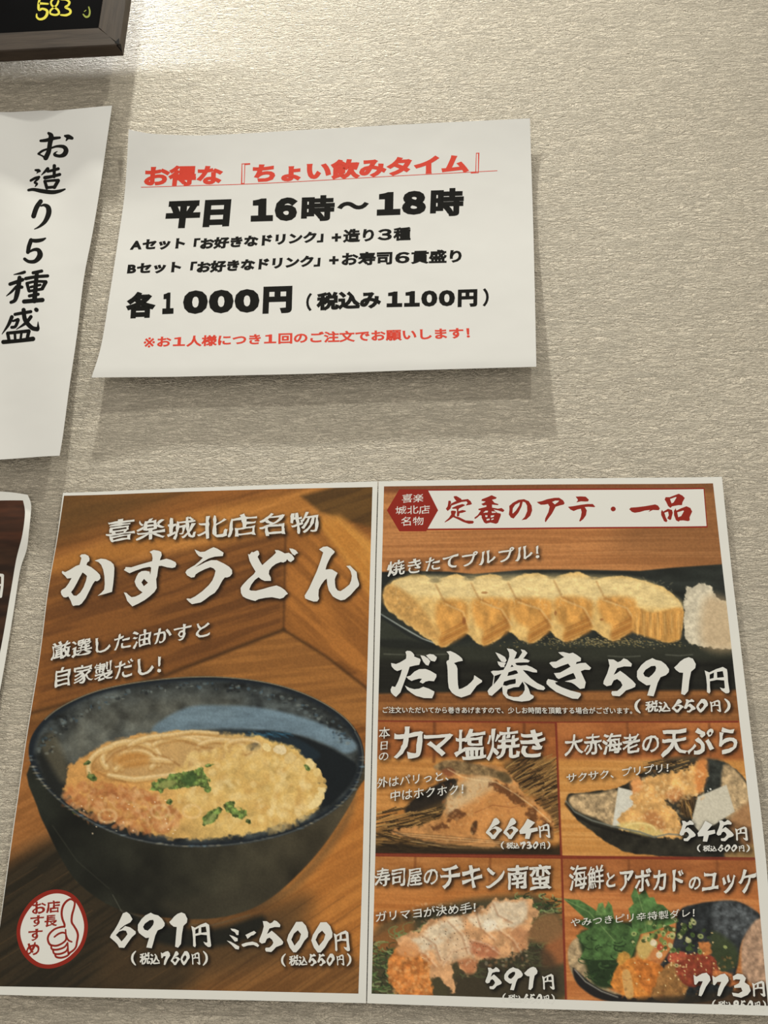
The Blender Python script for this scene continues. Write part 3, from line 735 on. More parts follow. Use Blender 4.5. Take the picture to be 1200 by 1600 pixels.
L.text('ガリマヨが決め手！', (587,1441.5), (743.8,1425.8), (587,1424.5), 0.010, .03)
L = L.next()
price(L, '591円', [(718,815,690,822),(830,940,690,828),(948,1028,688,826),(1055,1130,730,825)], c6, k6)
L = L.next()
tax(L, '650', (785.7,1566.5), (866,1568), (785.7,1552)); L.done()
L = Letters('menu', WI, shade=True, name='dish_lettering', label='white brush name and price over the avocado seafood dish')
L.text('海鮮', (888.7,1392.5), (944,1391), (889,1352), 0.011, .03)
L.text('と', *q(c7,k7,293,345,118,202), 0.021, .03)
L.text('アボカド', (967,1393), (1068,1394), (968,1355.8), 0.024, .04)
L.text('の', *q(c7,k7,755,822,142,216), 0.027, .03)
L.text('ユッケ', (1096.7,1396), (1181,1396.4), (1098,1358), 0.024, .04)
L = L.next()
L.text('やみつきピリ辛特製ダレ！', (891.5,1448), (1085.5,1432), (891.8,1434.5), 0.003, .02)
L = L.next()
price(L, '773円', [(783,878,680,812),(888,980,685,812),(998,1103,685,820),(1110,1186,725,815)], c7, k7)
L = L.next()
tax(L, '850', (1113,1577), (1196,1578.5), (1113.5,1562)); L.done()

# ---------------------------------------------------------------- sliver of lettering on the dark poster, chalk on the board
L = Letters('small', WI, name='price_lettering', z=.06)
L.ribbon('-28,902,3 -12,898,4 4,899,4.5|4,899,4.5 3.5,915,4 1,932,4.5|-24,916,3 2,914,3|-26,902,4 -30,935,4')
L.done()
M['chalk'] = flat('yellow_green_chalk', tuple(lin((214, 206, 78))), .9)
T['frame'] = frame
L = Letters('frame', M['chalk'], name='chalk_numbers', z=FB+9.2); L.hz = FB+9.2
L.ribbon('372,-10,20 362,40,22 366,90,24 400,82,20 440,100,24 438,140,26 410,172,24 370,180,20 345,160,18 344,132,12|372,32,22 450,36,16|545,-8,18 520,-22,18 482,10,18 486,50,18 540,90,20 552,125,20 520,140,20 474,128,18 476,95,18 530,50,18 548,10,18|572,-4,12 620,-2,18 650,20,22 640,48,20 612,68,18 655,92,22 658,122,22 620,142,22 568,140,14', (0,0), 6)
L.done()
L = Letters('frame', flat('grey_green_chalk', tuple(lin((140, 150, 70))), .9), name='chalk_mark', z=FB+9.2); L.hz = FB+9.2
L.ribbon('832,66,12 842,110,16 832,150,18 804,158,18 780,134,12|790,108,8 806,96,8', (0,0), 6)
L.done()
# ---------------------------------------------------------------- the printed pictures: colour per vertex of a fine mesh
def vnoise(x, y, seed=0):
    xi = np.floor(x).astype(np.int64); yi = np.floor(y).astype(np.int64); xf = x-xi; yf = y-yi
    def h(a, b):
        n = (a*374761393 + b*668265263 + seed*974634777) & 0xffffffff
        n = ((n ^ (n >> 13))*1274126177) & 0xffffffff
        return ((n ^ (n >> 16)) & 0xffff)/65535.
    u = xf*xf*(3-2*xf); v = yf*yf*(3-2*yf)
    return (h(xi,yi)*(1-u)+h(xi+1,yi)*u)*(1-v)+(h(xi,yi+1)*(1-u)+h(xi+1,yi+1)*u)*v
def fbm(x, y, o=4, seed=0):
    s = 0.; a = 1.; t = 0.
    for i in range(o): s = s+a*vnoise(x*2**i+i*17.3, y*2**i+i*9.1, seed+i); t += a; a *= .5
    return np.clip((s/t-.5)*1.55+.5, 0, 1)
def pts(s): return np.array([[float(c) for c in q.split(',')] for q in s.split()])
class Picture:
    """a printed picture filling an area of a sheet; edges T, B, L, R are its measured outline"""
    def __init__(s, key, name, T_, B_, L_, R_, step=.62, z=.03, label=None):
        s.key, s.name, s.label = key, name, label
        lift = SHEETS[key].lift
        e = [on(*np.asarray(q, float).T, lift) for q in (T_, B_, L_, R_)]
        w = np.hypot(*(e[0][-1]-e[0][0])); h = np.hypot(*(e[2][-1]-e[2][0]))
        s.nu, s.nv = int(w/step)+2, int(h/step)+2
        g = coons(*e, s.nu, s.nv).reshape(-1,2)
        s.P = np.c_[g, lift(g[:,0], g[:,1])+z]
        q = proj(s.P); s.x, s.y = q[:,0], q[:,1]
        s.C = np.zeros((len(g), 3))
    def base(s, f): s.C[:] = f(s.x, s.y)
    def near(s, x0, y0, x1, y1): return np.nonzero((s.x>x0)&(s.x<x1)&(s.y>y0)&(s.y<y1))[0]
    def mix(s, i, col, a):
        a = np.clip(a, 0, 1)[:,None]; s.C[i] = s.C[i]*(1-a)+np.asarray(col, float)*a
    def polym(s, p, soft, pad=0, smooth=True, rough=0, rs=12, seed=3):
        p = np.asarray(p, float)
        if smooth:
            m = len(p); out = []
            for k in range(m):
                a0, a1, a2, a3 = p[k-1], p[k], p[(k+1)%m], p[(k+2)%m]
                for t in (0,.25,.5,.75): out.append(.5*((2*a1)+(-a0+a2)*t+(2*a0-5*a1+4*a2-a3)*t*t+(-a0+3*a1-3*a2+a3)*t**3))
            p = np.array(out)
        g = soft+rough+pad+2
        i = s.near(p[:,0].min()-g, p[:,1].min()-g, p[:,0].max()+g, p[:,1].max()+g)
        x, y = s.x[i], s.y[i]
        if rough:
            x = x+(fbm(s.x[i]/rs, s.y[i]/rs, 3, seed)-.5)*2*rough; y = y+(fbm(s.x[i]/rs+40, s.y[i]/rs, 3, seed+7)-.5)*2*rough
        ins = np.zeros(len(i), bool); d = np.full(len(i), 1e9)
        for k in range(len(p)):
            a, b = p[k], p[(k+1)%len(p)]
            if a[1] != b[1]: ins ^= ((a[1] > y) != (b[1] > y)) & (x < (b[0]-a[0])*(y-a[1])/(b[1]-a[1])+a[0])
            e = b-a; t = np.clip(((x-a[0])*e[0]+(y-a[1])*e[1])/(e@e+1e-9), 0, 1)
            d = np.minimum(d, np.hypot(x-a[0]-t*e[0], y-a[1]-t*e[1]))
        return i, np.where(ins, d, -d)
    def poly(s, p, col, soft=1., alpha=1., smooth=True, rough=0, rs=12, seed=3):
        if isinstance(p, str): p = pts(p)
        i, d = s.polym(p, soft, 0, smooth, rough, rs, seed)
        c = col(s.x[i], s.y[i]) if callable(col) else col
        s.mix(i, c, smooth01(.5+d/(2*soft))*alpha)
    def line(s, p, w, col, soft=.6, alpha=1.):
        if isinstance(p, str): p = pts(p)
        p = np.asarray(p, float); g = w+soft+1
        i = s.near(p[:,0].min()-g, p[:,1].min()-g, p[:,0].max()+g, p[:,1].max()+g)
        if not len(i): return
        x, y = s.x[i], s.y[i]; d = np.full(len(i), 1e9)
        for k in range(len(p)-1):
            a, b = p[k], p[k+1]; e = b-a; t = np.clip(((x-a[0])*e[0]+(y-a[1])*e[1])/(e@e+1e-9), 0, 1)
            d = np.minimum(d, np.hypot(x-a[0]-t*e[0], y-a[1]-t*e[1]))
        s.mix(i, col, smooth01(.5+(w/2-d)/(2*soft))*alpha)
    def blob(s, cx, cy, rx, ry, col, ang=0., soft=.3, alpha=1., rough=0.):
        r = max(rx, ry)*(1+soft)+1; i = s.near(cx-r, cy-r, cx+r, cy+r)
        if not len(i): return
        c, n = math.cos(ang), math.sin(ang); dx, dy = s.x[i]-cx, s.y[i]-cy
        q = np.hypot((dx*c+dy*n)/rx, (-dx*n+dy*c)/ry)
        if rough: q = q+(fbm(s.x[i]/6, s.y[i]/6, 3, 11)-.5)*2*rough
        s.mix(i, col(s.x[i], s.y[i]) if callable(col) else col, smooth01((1-q)/soft+.5)*alpha)
    def tone(s, amp, sx, sy, seed=0, region=None, o=4):
        i = np.arange(len(s.x)) if region is None else region
        s.C[i] *= (1+amp*(fbm(s.x[i]/sx, s.y[i]/sy, o, seed)-.5)*2)[:,None]
    def finish(s):
        m = MASK.get(s.key)
        if m is not None:
            sh = np.zeros_like(m)
            k = m
            for _ in range(3):
                k = (k+np.roll(k,1,0)+np.roll(k,-1,0)+np.roll(k,2,0)+np.roll(k,-2,0))/5; k = (k+np.roll(k,1,1)+np.roll(k,-1,1)+np.roll(k,2,1)+np.roll(k,-2,1))/5
            k = np.maximum(np.roll(np.roll(k, 3, 0), 3, 1), .6*k)
            xi = np.clip((s.x+50).astype(int), 0, 1319); yi = np.clip((s.y+50).astype(int), 0, 1699)
            s.C *= (1-.66*np.clip(k[yi, xi]*1.3, 0, 1))[:,None]
        n = len(s.P); rng = np.random.RandomState(5)
        g_ = s.C.mean(1, keepdims=True); s.C = s.C+(g_-s.C)*.13
        c = lin(np.clip(s.C, 4, 250))*INK_GAIN
        v = world(s.P) - np.array(T[s.key].location)
        me = bpy.data.meshes.new(s.name)
        f = grid_faces(s.nu, s.nv)
        me.vertices.add(n); me.vertices.foreach_set('co', v.ravel())
        me.loops.add(f.size); me.loops.foreach_set('vertex_index', f.ravel().astype(np.int32))
        me.polygons.add(len(f)); me.polygons.foreach_set('loop_start', np.arange(0, f.size, 4, dtype=np.int32))
        me.update(calc_edges=True)
        me.polygons.foreach_set('use_smooth', np.ones(len(f), bool))
        at = me.color_attributes.new('ink', 'FLOAT_COLOR', 'POINT')
        at.data.foreach_set('color', np.c_[np.clip(c, 0, .9), np.ones(n)].ravel().astype(np.float32))
        return link(s.name, me, M['print'], T[s.key], s.label)
INK_GAIN = 1.12
rnd = random.Random(4)
def wood(lo, hi, ang, sx, sy, seed):
    ca, sa = math.cos(ang), math.sin(ang); lo, hi = np.array(lo, float), np.array(hi, float)
    def f(x, y):
        u = x*ca+y*sa; v = -x*sa+y*ca
        t = np.clip(.5+(fbm(u/sx, v/sy, 4, seed)-.5)*2.4, 0, 1)[:,None]
        return lo*(1-t)+hi*t
    return f

# ---- noodle bowl picture
p = Picture('udon', 'bowl_picture', [(100,774.5),(240,770),(400,765),(582,761)], [(-13,1541),(150,1544),(350,1548),(560,1552.5)],
    [(100,774.5),(89.5,843),(75,926),(62,1029),(42,1152),(30,1235),(9,1383),(-13,1541)], [(582,761),(578,900),(573,1080),(567,1330),(560,1552.5)],
    label='printed picture of a dark bowl of noodle soup on a wooden counter')
p.base(wood((118,70,28),(146,88,36), -.28, 120, 9, 1))
# upper-left dim, lighter diagonal beam, back panels, bright right end
p.poly('80,765 300,765 180,815 80,850', (92,64,30), 30, .8, False)
p.poly('60,880 300,800 520,755 600,755 600,790 430,832 250,880 60,960', wood((176,112,44),(198,130,56), -.3, 90, 10, 2), 10, .85, False)
p.poly('470,775 600,740 600,830 530,810 500,800', wood((72,50,24),(92,64,28), -.3, 90, 8, 3), 5, .9, False)
p.poly('490,812 530,806 600,860 600,960 520,900 470,850', wood((190,122,44),(206,140,56), .8, 90, 8, 4), 9, .95, False)
p.poly('440,835 492,812 600,960 600,1070 440,985', wood((146,88,34),(176,108,42), .75, 110, 10, 5), 7, .9, False)
p.poly('60,900 300,858 446,835 443,985 300,1035 60,1105', wood((104,62,28),(132,80,34), -.3, 120, 8, 6), 12, .85, False)
p.line('446,838 443,986', 3, (84,50,22), 3, .8)
p.poly('443,984 500,1020 600,1098 600,1140 300,1090 50,1130 50,1112 250,1062', wood((140,88,38),(160,102,44), -.1, 120, 8, 7), 3, 1, False)
p.line('50,1114 250,1058 443,984', 5, (62,40,20), 4, .85); p.line('443,984 510,1026 600,1096', 4, (70,44,20), 3.5, .8)
p.poly('40,1118 320,1050 300,1150 40,1170', (96,60,28), 18, .6)
# table: orange right, olive left, plank joints running up to the right
p.poly('-30,1180 90,1180 200,1420 400,1445 560,1330 620,1200 620,1580 -30,1580', wood((112,72,34),(134,88,42), -.55, 150, 7, 8), 14, 1, False)
p.poly('420,1380 600,1180 620,1480 520,1480', wood((176,106,40),(196,122,48), -.55, 120, 8, 9), 26, .9)
p.poly('20,1180 70,1180 100,1330 5,1400', wood((146,90,40),(166,104,48), -.5, 90, 8, 10), 14, .9)
p.poly('-30,1400 40,1330 130,1310 220,1420 300,1500 250,1560 -30,1570', wood((38,33,23),(52,43,29), -.6, 120, 7, 11), 26, 1.)
p.poly('200,1440 330,1440 470,1395 480,1440 420,1500 250,1545 150,1545', (74,56,34), 26, .7)
for k in range(16):
    x0 = -60+k*46; p.line([(x0,1560),(x0+95,1490),(x0+230,1400)], 1.2, (52,36,22), 1.5, .32)
for k in range(70):
    x0, y0 = rnd.uniform(-30,600), rnd.uniform(1360,1545); l = rnd.uniform(20,70)
    p.line([(x0,y0),(x0+l,y0-l*.62)], .8, (60,40,22) if k%2 else (176,118,60), .9, .22)
# bowl
def ellp(cx, cy, rx, ry, ang, n=28): return [(cx+rx*math.cos(a)*math.cos(ang)-ry*math.sin(a)*math.sin(ang), cy+rx*math.cos(a)*math.sin(ang)+ry*math.sin(a)*math.cos(ang)) for a in np.linspace(0,2*math.pi,n,endpoint=False)]
def closed(q, n=6):
    q = pts(q); m = len(q); out = []
    for k in range(m):
        a0, a1, a2, a3 = q[k-1], q[k], q[(k+1)%m], q[(k+2)%m]
        for t in np.linspace(0,1,n,endpoint=False): out.append(tuple(.5*((2*a1)+(-a0+a2)*t+(2*a0-5*a1+4*a2-a3)*t*t+(-a0+3*a1-3*a2+a3)*t**3)))
    return out
def dark(x, y):
    t = np.clip((x-60)/480, 0, 1)[:,None]; n = fbm(x/60, y/60, 3, 21)[:,None]
    a = np.array([30,33,27.])*(1-t)+np.array([60,54,40.])*t
    return a*(.55+.8*n)
p.poly('180,1405 230,1438 330,1452 410,1430 400,1462 330,1480 250,1474 205,1440', (24,27,24), 7, .9)
p.poly('47,1195 58,1260 75,1300 95,1340 118,1375 150,1402 185,1420 240,1432 320,1436 380,1425 425,1402 470,1362 505,1322 535,1278 558,1235 566,1190 400,1140 150,1150', dark, 1.5, 1)
p.poly('400,1420 450,1385 500,1330 535,1280 556,1240 546,1285 505,1345 455,1395', (104,78,46), 7, .55)
p.poly('300,1436 400,1412 440,1385 400,1380 330,1400 250,1410', (54,50,38), 12, .6)
p.line('188,1422 250,1442 330,1446 390,1430', 1.6, (86,82,66), 1.6, .6); p.line('176,1398 190,1424 206,1440', 1.3, (104,106,92), 1., .5); p.line('82,1290 120,1345 170,1388', 1.2, (66,66,54), 1.5, .5)
rim = closed('47,1172 55,1145 80,1117 115,1096 160,1079 220,1067 290,1060 350,1060 410,1067 460,1080 505,1100 540,1125 560,1152 567,1182 562,1212 545,1243 510,1272 460,1297 400,1313 330,1321 270,1320 210,1310 160,1292 112,1264 75,1232 54,1202')
p.poly(rim, (24,32,40), 1.2, 1, False)
p.poly([((x-307)*.975+307, (y-1190)*.965+1190) for x, y in rim], lambda x, y: np.array([58,64,64.])*(.45+1.1*fbm(x/20, y/16, 4, 33)[:,None]), 5, .95, False)
p.poly('140,1105 240,1085 340,1085 380,1100 340,1130 260,1142 180,1160 110,1200 90,1170', lambda x, y: np.array([104,104,92.])*(.7+.6*fbm(x/16,y/16,4,8)[:,None]), 22, .6)
# blue sheen on the far inner wall at right
p.poly('290,1106 340,1102 400,1105 460,1117 510,1134 545,1152 556,1162 555,1172 540,1177 520,1168 480,1152 430,1143 370,1139 300,1141 250,1150 240,1135', lambda x, y: np.array([104,130,148.])*(.88+.24*fbm(x/34,y/9,3,5)[:,None]), 4, .85)
p.poly('60,1165 78,1150 110,1200 150,1240 200,1272 260,1300 200,1302 120,1268 72,1225', (28,30,28), 6, .92)
p.poly('64,1163 82,1144 98,1172 108,1215 96,1222 76,1190', (112,104,80), 7, .55)
p.poly('400,1143 450,1146 500,1162 540,1182 558,1200 540,1235 505,1262 500,1225 480,1180 440,1160', (20,26,30), 3, .97)
p.poly('300,1150 350,1142 410,1142 460,1152 500,1178 480,1188 430,1168 380,1160 320,1158', (28,42,52), 4, .9)
for k in range(16): p.line([(384+k*4,1146+rnd.uniform(-4,4)),(398+k*4,1149+rnd.uniform(-3,4))], 1.8, (44,100,132), 1.4, .45)
for k in range(190):
    a = rnd.uniform(3.25,6.05); r = rnd.uniform(.88,.97)
    p.blob(307+258*r*math.cos(a), 1190+127*r*math.sin(a), rnd.uniform(1,4), rnd.uniform(1,3), rnd.choice([(104,120,124),(56,84,104),(20,24,28),(128,136,130),(34,40,44)]), soft=.9, alpha=.42)
# soup, pink froth at left, yellow tempura scraps at right
soup = '102,1225 112,1195 150,1170 200,1152 260,1143 330,1145 400,1150 450,1165 480,1185 497,1215 502,1245 490,1268 450,1285 400,1300 330,1310 260,1308 190,1290 140,1270 108,1248'
p.poly(soup, lambda x, y: (np.array([204,146,74.])*(1-np.clip((x-200)/140,0,1)[:,None])+np.array([216,178,98.])*np.clip((x-200)/140,0,1)[:,None])*(.84+.28*fbm(x/18,y/12,4,44)[:,None]), 3, 1, rough=4, rs=9)
p.poly('150,1172 230,1150 330,1146 400,1155 420,1175 330,1190 250,1215 170,1210', (190,150,92), 8, .8)
# noodles
def nood(q, w=9):
    q = pts(q) if isinstance(q, str) else np.array(q)
    p.line(q+[0,1.8], w+2.5, (166,116,54), 2.2, .5); p.line(q, w, (212,174,108), 2., .9); p.line(q-[0,w*.2], w*.45, (228,200,146), 2., .7)
def arc(cx, cy, rx, ry, a0, a1, n=16): return [(cx+rx*math.cos(a), cy+ry*math.sin(a)) for a in np.linspace(a0, a1, n)]
nood(arc(205,1185,45,26,2.6,6.6)); nood(arc(212,1190,30,16,2.4,6.9), 8); nood(arc(300,1166,60,14,3.3,6.0), 7); nood(arc(262,1172,62,22,3.4,5.9), 8)
nood(arc(345,1172,38,16,3.5,6.2), 7); nood(arc(380,1168,28,12,2.8,6.4), 6); nood(arc(240,1205,60,18,3.3,5.2), 8); nood('170,1212 210,1218 260,1212 300,1205', 8)
nood('255,1150 300,1143 340,1146', 5); nood(arc(190,1200,52,34,2.9,4.4), 8)
for q_ in ('165,1192 180,1176 205,1166','240,1178 262,1184 280,1196','290,1160 320,1168 345,1170','150,1206 168,1214 196,1222','360,1176 384,1180 400,1174'): p.line(q_, 2.4, (150,98,44), 2.4, .6)
p.poly('385,1166 398,1160 408,1166 400,1173 388,1172', (96,88,70), 2, .8)
p.poly(pts('180,1180 215,1174 235,1184 225,1196 195,1199 178,1192'), (186,124,52), 6, .75)
for k in range(420):                       # froth
    a, r = rnd.uniform(0,6.28), math.sqrt(rnd.random()); x, y = 190+92*r*math.cos(a), 1262+36*r*math.sin(a)+(r*math.cos(a))*18
    c = rnd.choice([(178,104,52),(196,124,66),(210,148,90),(152,86,42),(222,172,116),(190,120,66)])
    p.blob(x, y, rnd.uniform(2.5,8), rnd.uniform(2,5), c, rnd.uniform(0,3), .9, .42)
for k in range(420):                       # scraps
    a, r = rnd.uniform(0,6.28), math.sqrt(rnd.random()); x, y = 385+112*r*math.cos(a), 1232+66*r*math.sin(a)+8*math.cos(a)
    if x > 440 and y < 1165+(x-440)*.6: continue
    c = rnd.choice([(222,184,104),(214,172,90),(230,200,130),(200,154,78),(236,210,146),(218,178,96)])
    p.blob(x, y, rnd.uniform(4,12), rnd.uniform(3,8), c, rnd.uniform(0,3), .9, .42, .3)
for k in range(26):
    a = rnd.uniform(-1.4,.6); x, y = 395+108*math.cos(a), 1228+62*math.sin(a)
    p.blob(x, y, rnd.uniform(4,8), rnd.uniform(4,7), rnd.choice([(232,206,140),(222,190,116),(206,166,90)]), rnd.uniform(0,3), .35, .85, .3)
p.blob(438,1172,10,7,(226,206,160),.4,.35,.9,.4); p.blob(452,1184,9,8,(216,186,120),0,.35,.9,.3)
for cx, cy in ((250,1268),(300,1268),(168,1275)):
    p.line(arc(cx,cy,14,10,0,6.28), 4, (232,196,136), 2, .5)
for k in range(26):                        # glints in the froth
    p.blob(rnd.uniform(110,290), rnd.uniform(1245,1305), 1.3, .9, (244,222,186), soft=.8, alpha=.7)
def onion(cx, cy, rx, ry, ang=0, d=1.):
    p.blob(cx, cy, rx, ry, (84*d,108*d,48*d), ang, .45, .9, .4); p.blob(cx-rx*.2, cy-ry*.25, rx*.5, ry*.45, (142*d,162*d,86*d), ang, .7, .7)
    p.blob(cx+rx*.3, cy+ry*.2, rx*.35, ry*.4, (50*d,72*d,34*d), ang, .7, .8)
gr = lambda x, y: np.array([92,118,54.])*(.5+1.0*fbm(x/5, y/5, 4, 171)[:,None])
p.poly('236,1234 240,1222 262,1214 280,1208 300,1202 318,1198 322,1210 330,1234 322,1236 308,1228 290,1232 268,1232 250,1236', gr, 1.4, .95, rough=4, rs=7)
p.poly('244,1228 262,1219 276,1222 262,1232', (146,152,80), 2.5, .8); p.poly('282,1218 298,1206 308,1216 296,1228', (52,82,40), 2.5, .7)
p.poly('315,1285 324,1270 340,1262 348,1264 342,1276 330,1286 320,1291', gr, 1.3, .95, rough=2.5, rs=6)
p.poly('351,1255 366,1252 368,1262 382,1266 384,1276 370,1278 358,1270 352,1264', gr, 1.3, .95, rough=2.5, rs=6)
p.poly('319,1286 332,1272 338,1274 326,1288', (150,158,92), 1.5, .6)
for q in ((265,1252,5,5,.6,.9),(144,1214,8,6,.2,.9),(136,1192,6,3,-.4,.8),(480,1200,6,3,.8),(118,1268,5,3,0,.7),(326,1196,7,3,-.2,1.1),(388,1283,5,4,.4,.7)): onion(*q)
# rim highlight
rc = rim+rim[:1]; nr = len(rim)
p.line(rc, 4.6, (26,33,40), 1.2, 1)
p.line([(x, y+1) for x, y in rim[int(nr*.45):int(nr*.98)]], 2.4, (88,92,88), 1.4, .7)
p.line([(x, y-1.6) for x, y in rim[int(nr*.07):int(nr*.46)]], 1.3, (176,160,120), 1., .7)
for k in range(90):
    x, y = rim[rnd.randrange(int(nr*.5), nr)]; p.blob(x, y+rnd.uniform(-.5,1.5), rnd.uniform(2,7), 1.3, rnd.choice([(176,170,150),(104,136,158),(58,56,50),(190,172,130),(120,120,110)]), 0, .9, .28)
p.tone(.05, 2.2, 2.2, 90, o=2)
p.finish()

# ---- picture at the top of the menu: rolled omelette on a long dark plate
def edgeL(y): return float(np.interp(y, [760,1125,1335,1552.5], [600,590.5,586.5,580.5]))
def edgeR(y): return float(np.interp(y, [755,880,990,1110,1341,1571.5], [1114,1128,1140.5,1153.5,1180,1200]))
def sides(y0l, y1l, y0r, y1r):
    l = [(edgeL(y), y) for y in np.linspace(y0l, y1l, 6)]; r = [(edgeR(y), y) for y in np.linspace(y0r, y1r, 6)]
    return l, r
l, r = sides(760, 1125.5, 755.2, 1126)
p = Picture('menu', 'omelette_picture', [(600,760),(860,757),(1114,755.2)], [l[-1],(870,1127.5),r[-1]], l, r, label='printed picture of sliced rolled omelette on a long black plate')
p.base(wood((166,104,54),(188,122,66), -.01, 160, 5, 60))
p.poly('590,750 1130,750 1130,768 590,770', (112,62,36), 5, .8, False)
p.poly('1020,750 1150,750 1150,900 1060,880 960,850', (124,80,44), 40, .6)
for k in range(60): 
    x0, y0 = rnd.uniform(590,1120), rnd.uniform(830,890); p.line([(x0,y0),(x0+rnd.uniform(40,120),y0-1)], 1, rnd.choice([(132,84,44),(206,144,90)]), 1, .25)
plate = '585,894 640,892 700,893 740,897 820,890 900,890 1000,892 1050,887 1150,880 1150,1110 585,1110'
p.poly(plate, lambda x, y: np.array([40,44,40.])*(.75+.5*fbm(x/50,y/16,3,61)[:,None]), 1.6, 1, False)
p.poly('585,1010 1150,1010 1150,1085 585,1085', lambda x, y: np.array([30,30,25.])*(.8+.4*fbm(x/60,y/8,3,62)[:,None]), 4, .95, False)
p.poly('585,1084 800,1080 1160,1078 1160,1140 585,1140', wood((126,76,36),(150,94,46), 0, 160, 4, 63), 3, 1, False)
p.poly('585,980 600,968 680,1005 830,1004 1000,1000 1150,1012 1150,1030 585,1030', (56,60,48), 8, .6)
p.line('592,958 625,978 660,998 688,1008', 2.2, (176,186,180), 1.2, .8); p.line('594,962 640,992 680,1010', 5, (24,28,30), 2, .6)
for x0, x1, yy in ((600,700,1022),(950,1000,1025),(1040,1082,1023)): p.line([(x0,yy),((x0+x1)/2,yy+1.5),(x1,yy)], 1.6, (120,122,108), 1.2, .5)
for k in range(420): p.blob(rnd.gauss(950,70), rnd.gauss(1003,4), rnd.uniform(.8,2), .8, rnd.choice([(168,148,90),(120,100,54),(200,180,120)]), soft=.8, alpha=.45)
p.poly('590,1000 640,1000 700,1012 690,1016 600,1012', (26,28,26), 4, .7)
# omelette: pale tops, then for every slice its darker layered side at the right, down to a tip
whole = '599,935 600,922 610,911 640,899 662,899 679,908 700,900 720,898 734,905 750,900 775,898 792,905 815,898 845,896 864,903 885,895 905,894 930,902 965,900 1000,905 1035,917 1060,938 1067,950 1065,985 1062,998 1045,1004 1030,1001 1018,994 995,990 988,985 975,995 958,1001 945,996 922,985 905,996 884,1003 868,996 858,986 845,998 828,1005 810,998 794,986 778,1000 757,1009 742,1002 727,990 708,1002 690,1011 660,993 625,968 604,950'
p.poly(whole, lambda x, y: np.array([216,176,102.])*(.88+.26*fbm(x/9,y/9,4,66)[:,None]), 1.5, 1, rough=1.5, rs=7)
p.poly('610,913 640,900 700,901 790,900 865,899 930,901 1000,906 1050,930 1066,948 1020,950 960,945 900,938 800,936 700,934 640,930', lambda x, y: np.array([226,200,136.])*(.9+.2*fbm(x/12,y/5,4,67)[:,None]), 7, .9)
p.poly('599,925 612,913 640,930 668,962 690,1004 655,986 622,962 602,945', lambda x, y: np.array([200,150,78.])*(.84+.3*fbm(x/6,y/6,4,71)[:,None]), 5, .95)
V_ = [(679,910),(734,907),(792,907),(864,904),(930,905)]; NT = [(728,990),(794,986),(858,986),(922,985),(990,984)]; TP = [(690,1010),(757,1008),(828,1004),(884,1002),(958,1000)]
for k in range(5):
    v_, n_, t_ = np.array(V_[k],float), np.array(NT[k],float), np.array(TP[k],float)
    m1 = v_+[6,30]; e_ = n_+[1,-48]
    p.poly([m1, e_, n_+[1,-14], n_, t_, t_+[-3,-22], (m1+t_)/2+[-6,0]], lambda x, y: np.array([204,140,60.])*(.82+.36*fbm(x/10,y/14,4,68)[:,None]), 6, .85)
    p.poly([t_+[-2,-14], (t_+n_)/2+[2,-22], n_+[0,-24], n_, (t_+n_)/2, t_], (176,114,46), 4, .75)
    for j in range(4): p.line([t_+[0,-4-j*5.5], n_+[0,-3-j*5.5]], 1., (150,92,38) if j%2 else (222,172,92), 1., .6)
    # crease between this slice and the next
    c0 = v_+[14,28]; p.line([v_+[2,4], c0, c0*.5+n_*.5+[10,-8], n_+[2,-6]], 2.2, (142,88,36), 2.6, .5)
    p.line([c0+[4,6], c0*.5+n_*.5+[13,-8], n_+[5,-10]], 2.5, (232,202,140), 2., .45)
    p.blob(v_[0], v_[1]-3, 9, 3.5, (52,54,44), 0, .9, .35)
p.poly('992,950 1020,957 1066,950 1065,985 1062,999 1045,1004 1030,1001 1000,992 988,984', lambda x, y: np.array([204,146,68.])*(.8+.38*fbm(x/4,y/26,4,69)[:,None]), 3, .95)
for k in range(13): p.line([(995+k*5.4,960),(996+k*5.4,990+rnd.uniform(-4,6))], 1.2, (176,112,46) if k%2 else (228,184,110), 1.2, .5)
for q_ in ((725,970,3,6),(868,958,2,4),(940,968,3,2),(757,926,5,2)): p.blob(*q_, (140,78,34), 0, .8, .6)
for k in range(300): p.blob(rnd.uniform(610,1050), rnd.uniform(902,950), rnd.uniform(1,4), 1., (238,216,160), rnd.uniform(0,3), .8, .16)
rad = '1068,975 1070,935 1072,918 1080,920 1095,912 1103,911 1112,920 1122,935 1150,950 1150,1010 1110,1012 1085,1008 1070,998'
p.poly(rad, lambda x, y: np.array([206,196,170.])*(.86+.24*fbm(x/6,y/6,4,72)[:,None]), 1.5, 1, rough=2.5, rs=6)
p.poly('1095,960 1110,930 1150,950 1150,1012 1100,1010', (190,160,118), 12, .7)
p.tone(.05, 2.2, 2.2, 91, o=2); p.finish()

# ---- grilled fish collar
RULE = (124,44,28)
def frame_rules(p, sides_):
    for a in sides_: p.line(a, 3.2, RULE, .7, .95)
def cell_base(p, x0, y0, w, lo, hi, lo2, hi2, yb, seed):
    p.base(wood(lo2, hi2, .02, 150, 6, seed))
    p.poly([(x0-20,y0-20),(x0+w+40,y0-20),(x0+w+40,yb),(x0-20,yb-2)], wood(lo, hi, .0, 60, 14, seed+1), 5, 1, False)
l = [(edgeL(y), y) for y in np.linspace(1125.5, 1335, 5)]; mid = [(868.5,1127.5),(871,1180),(873,1240),(876,1300),(877,1338.5)]
p = Picture('menu', 'fish_picture', [l[0],(868.5,1127.5)], [l[-1],(877,1338.5)], l, mid, label='printed picture of a grilled fish collar on straw')
cell_base(p, 590, 1125, 290, (150,84,38),(172,98,46), (180,116,50),(204,138,66), 1185, 80)
for x in (679,819): p.line([(x,1128),(x-1,1190)], 5, (104,56,26), 2, .7)
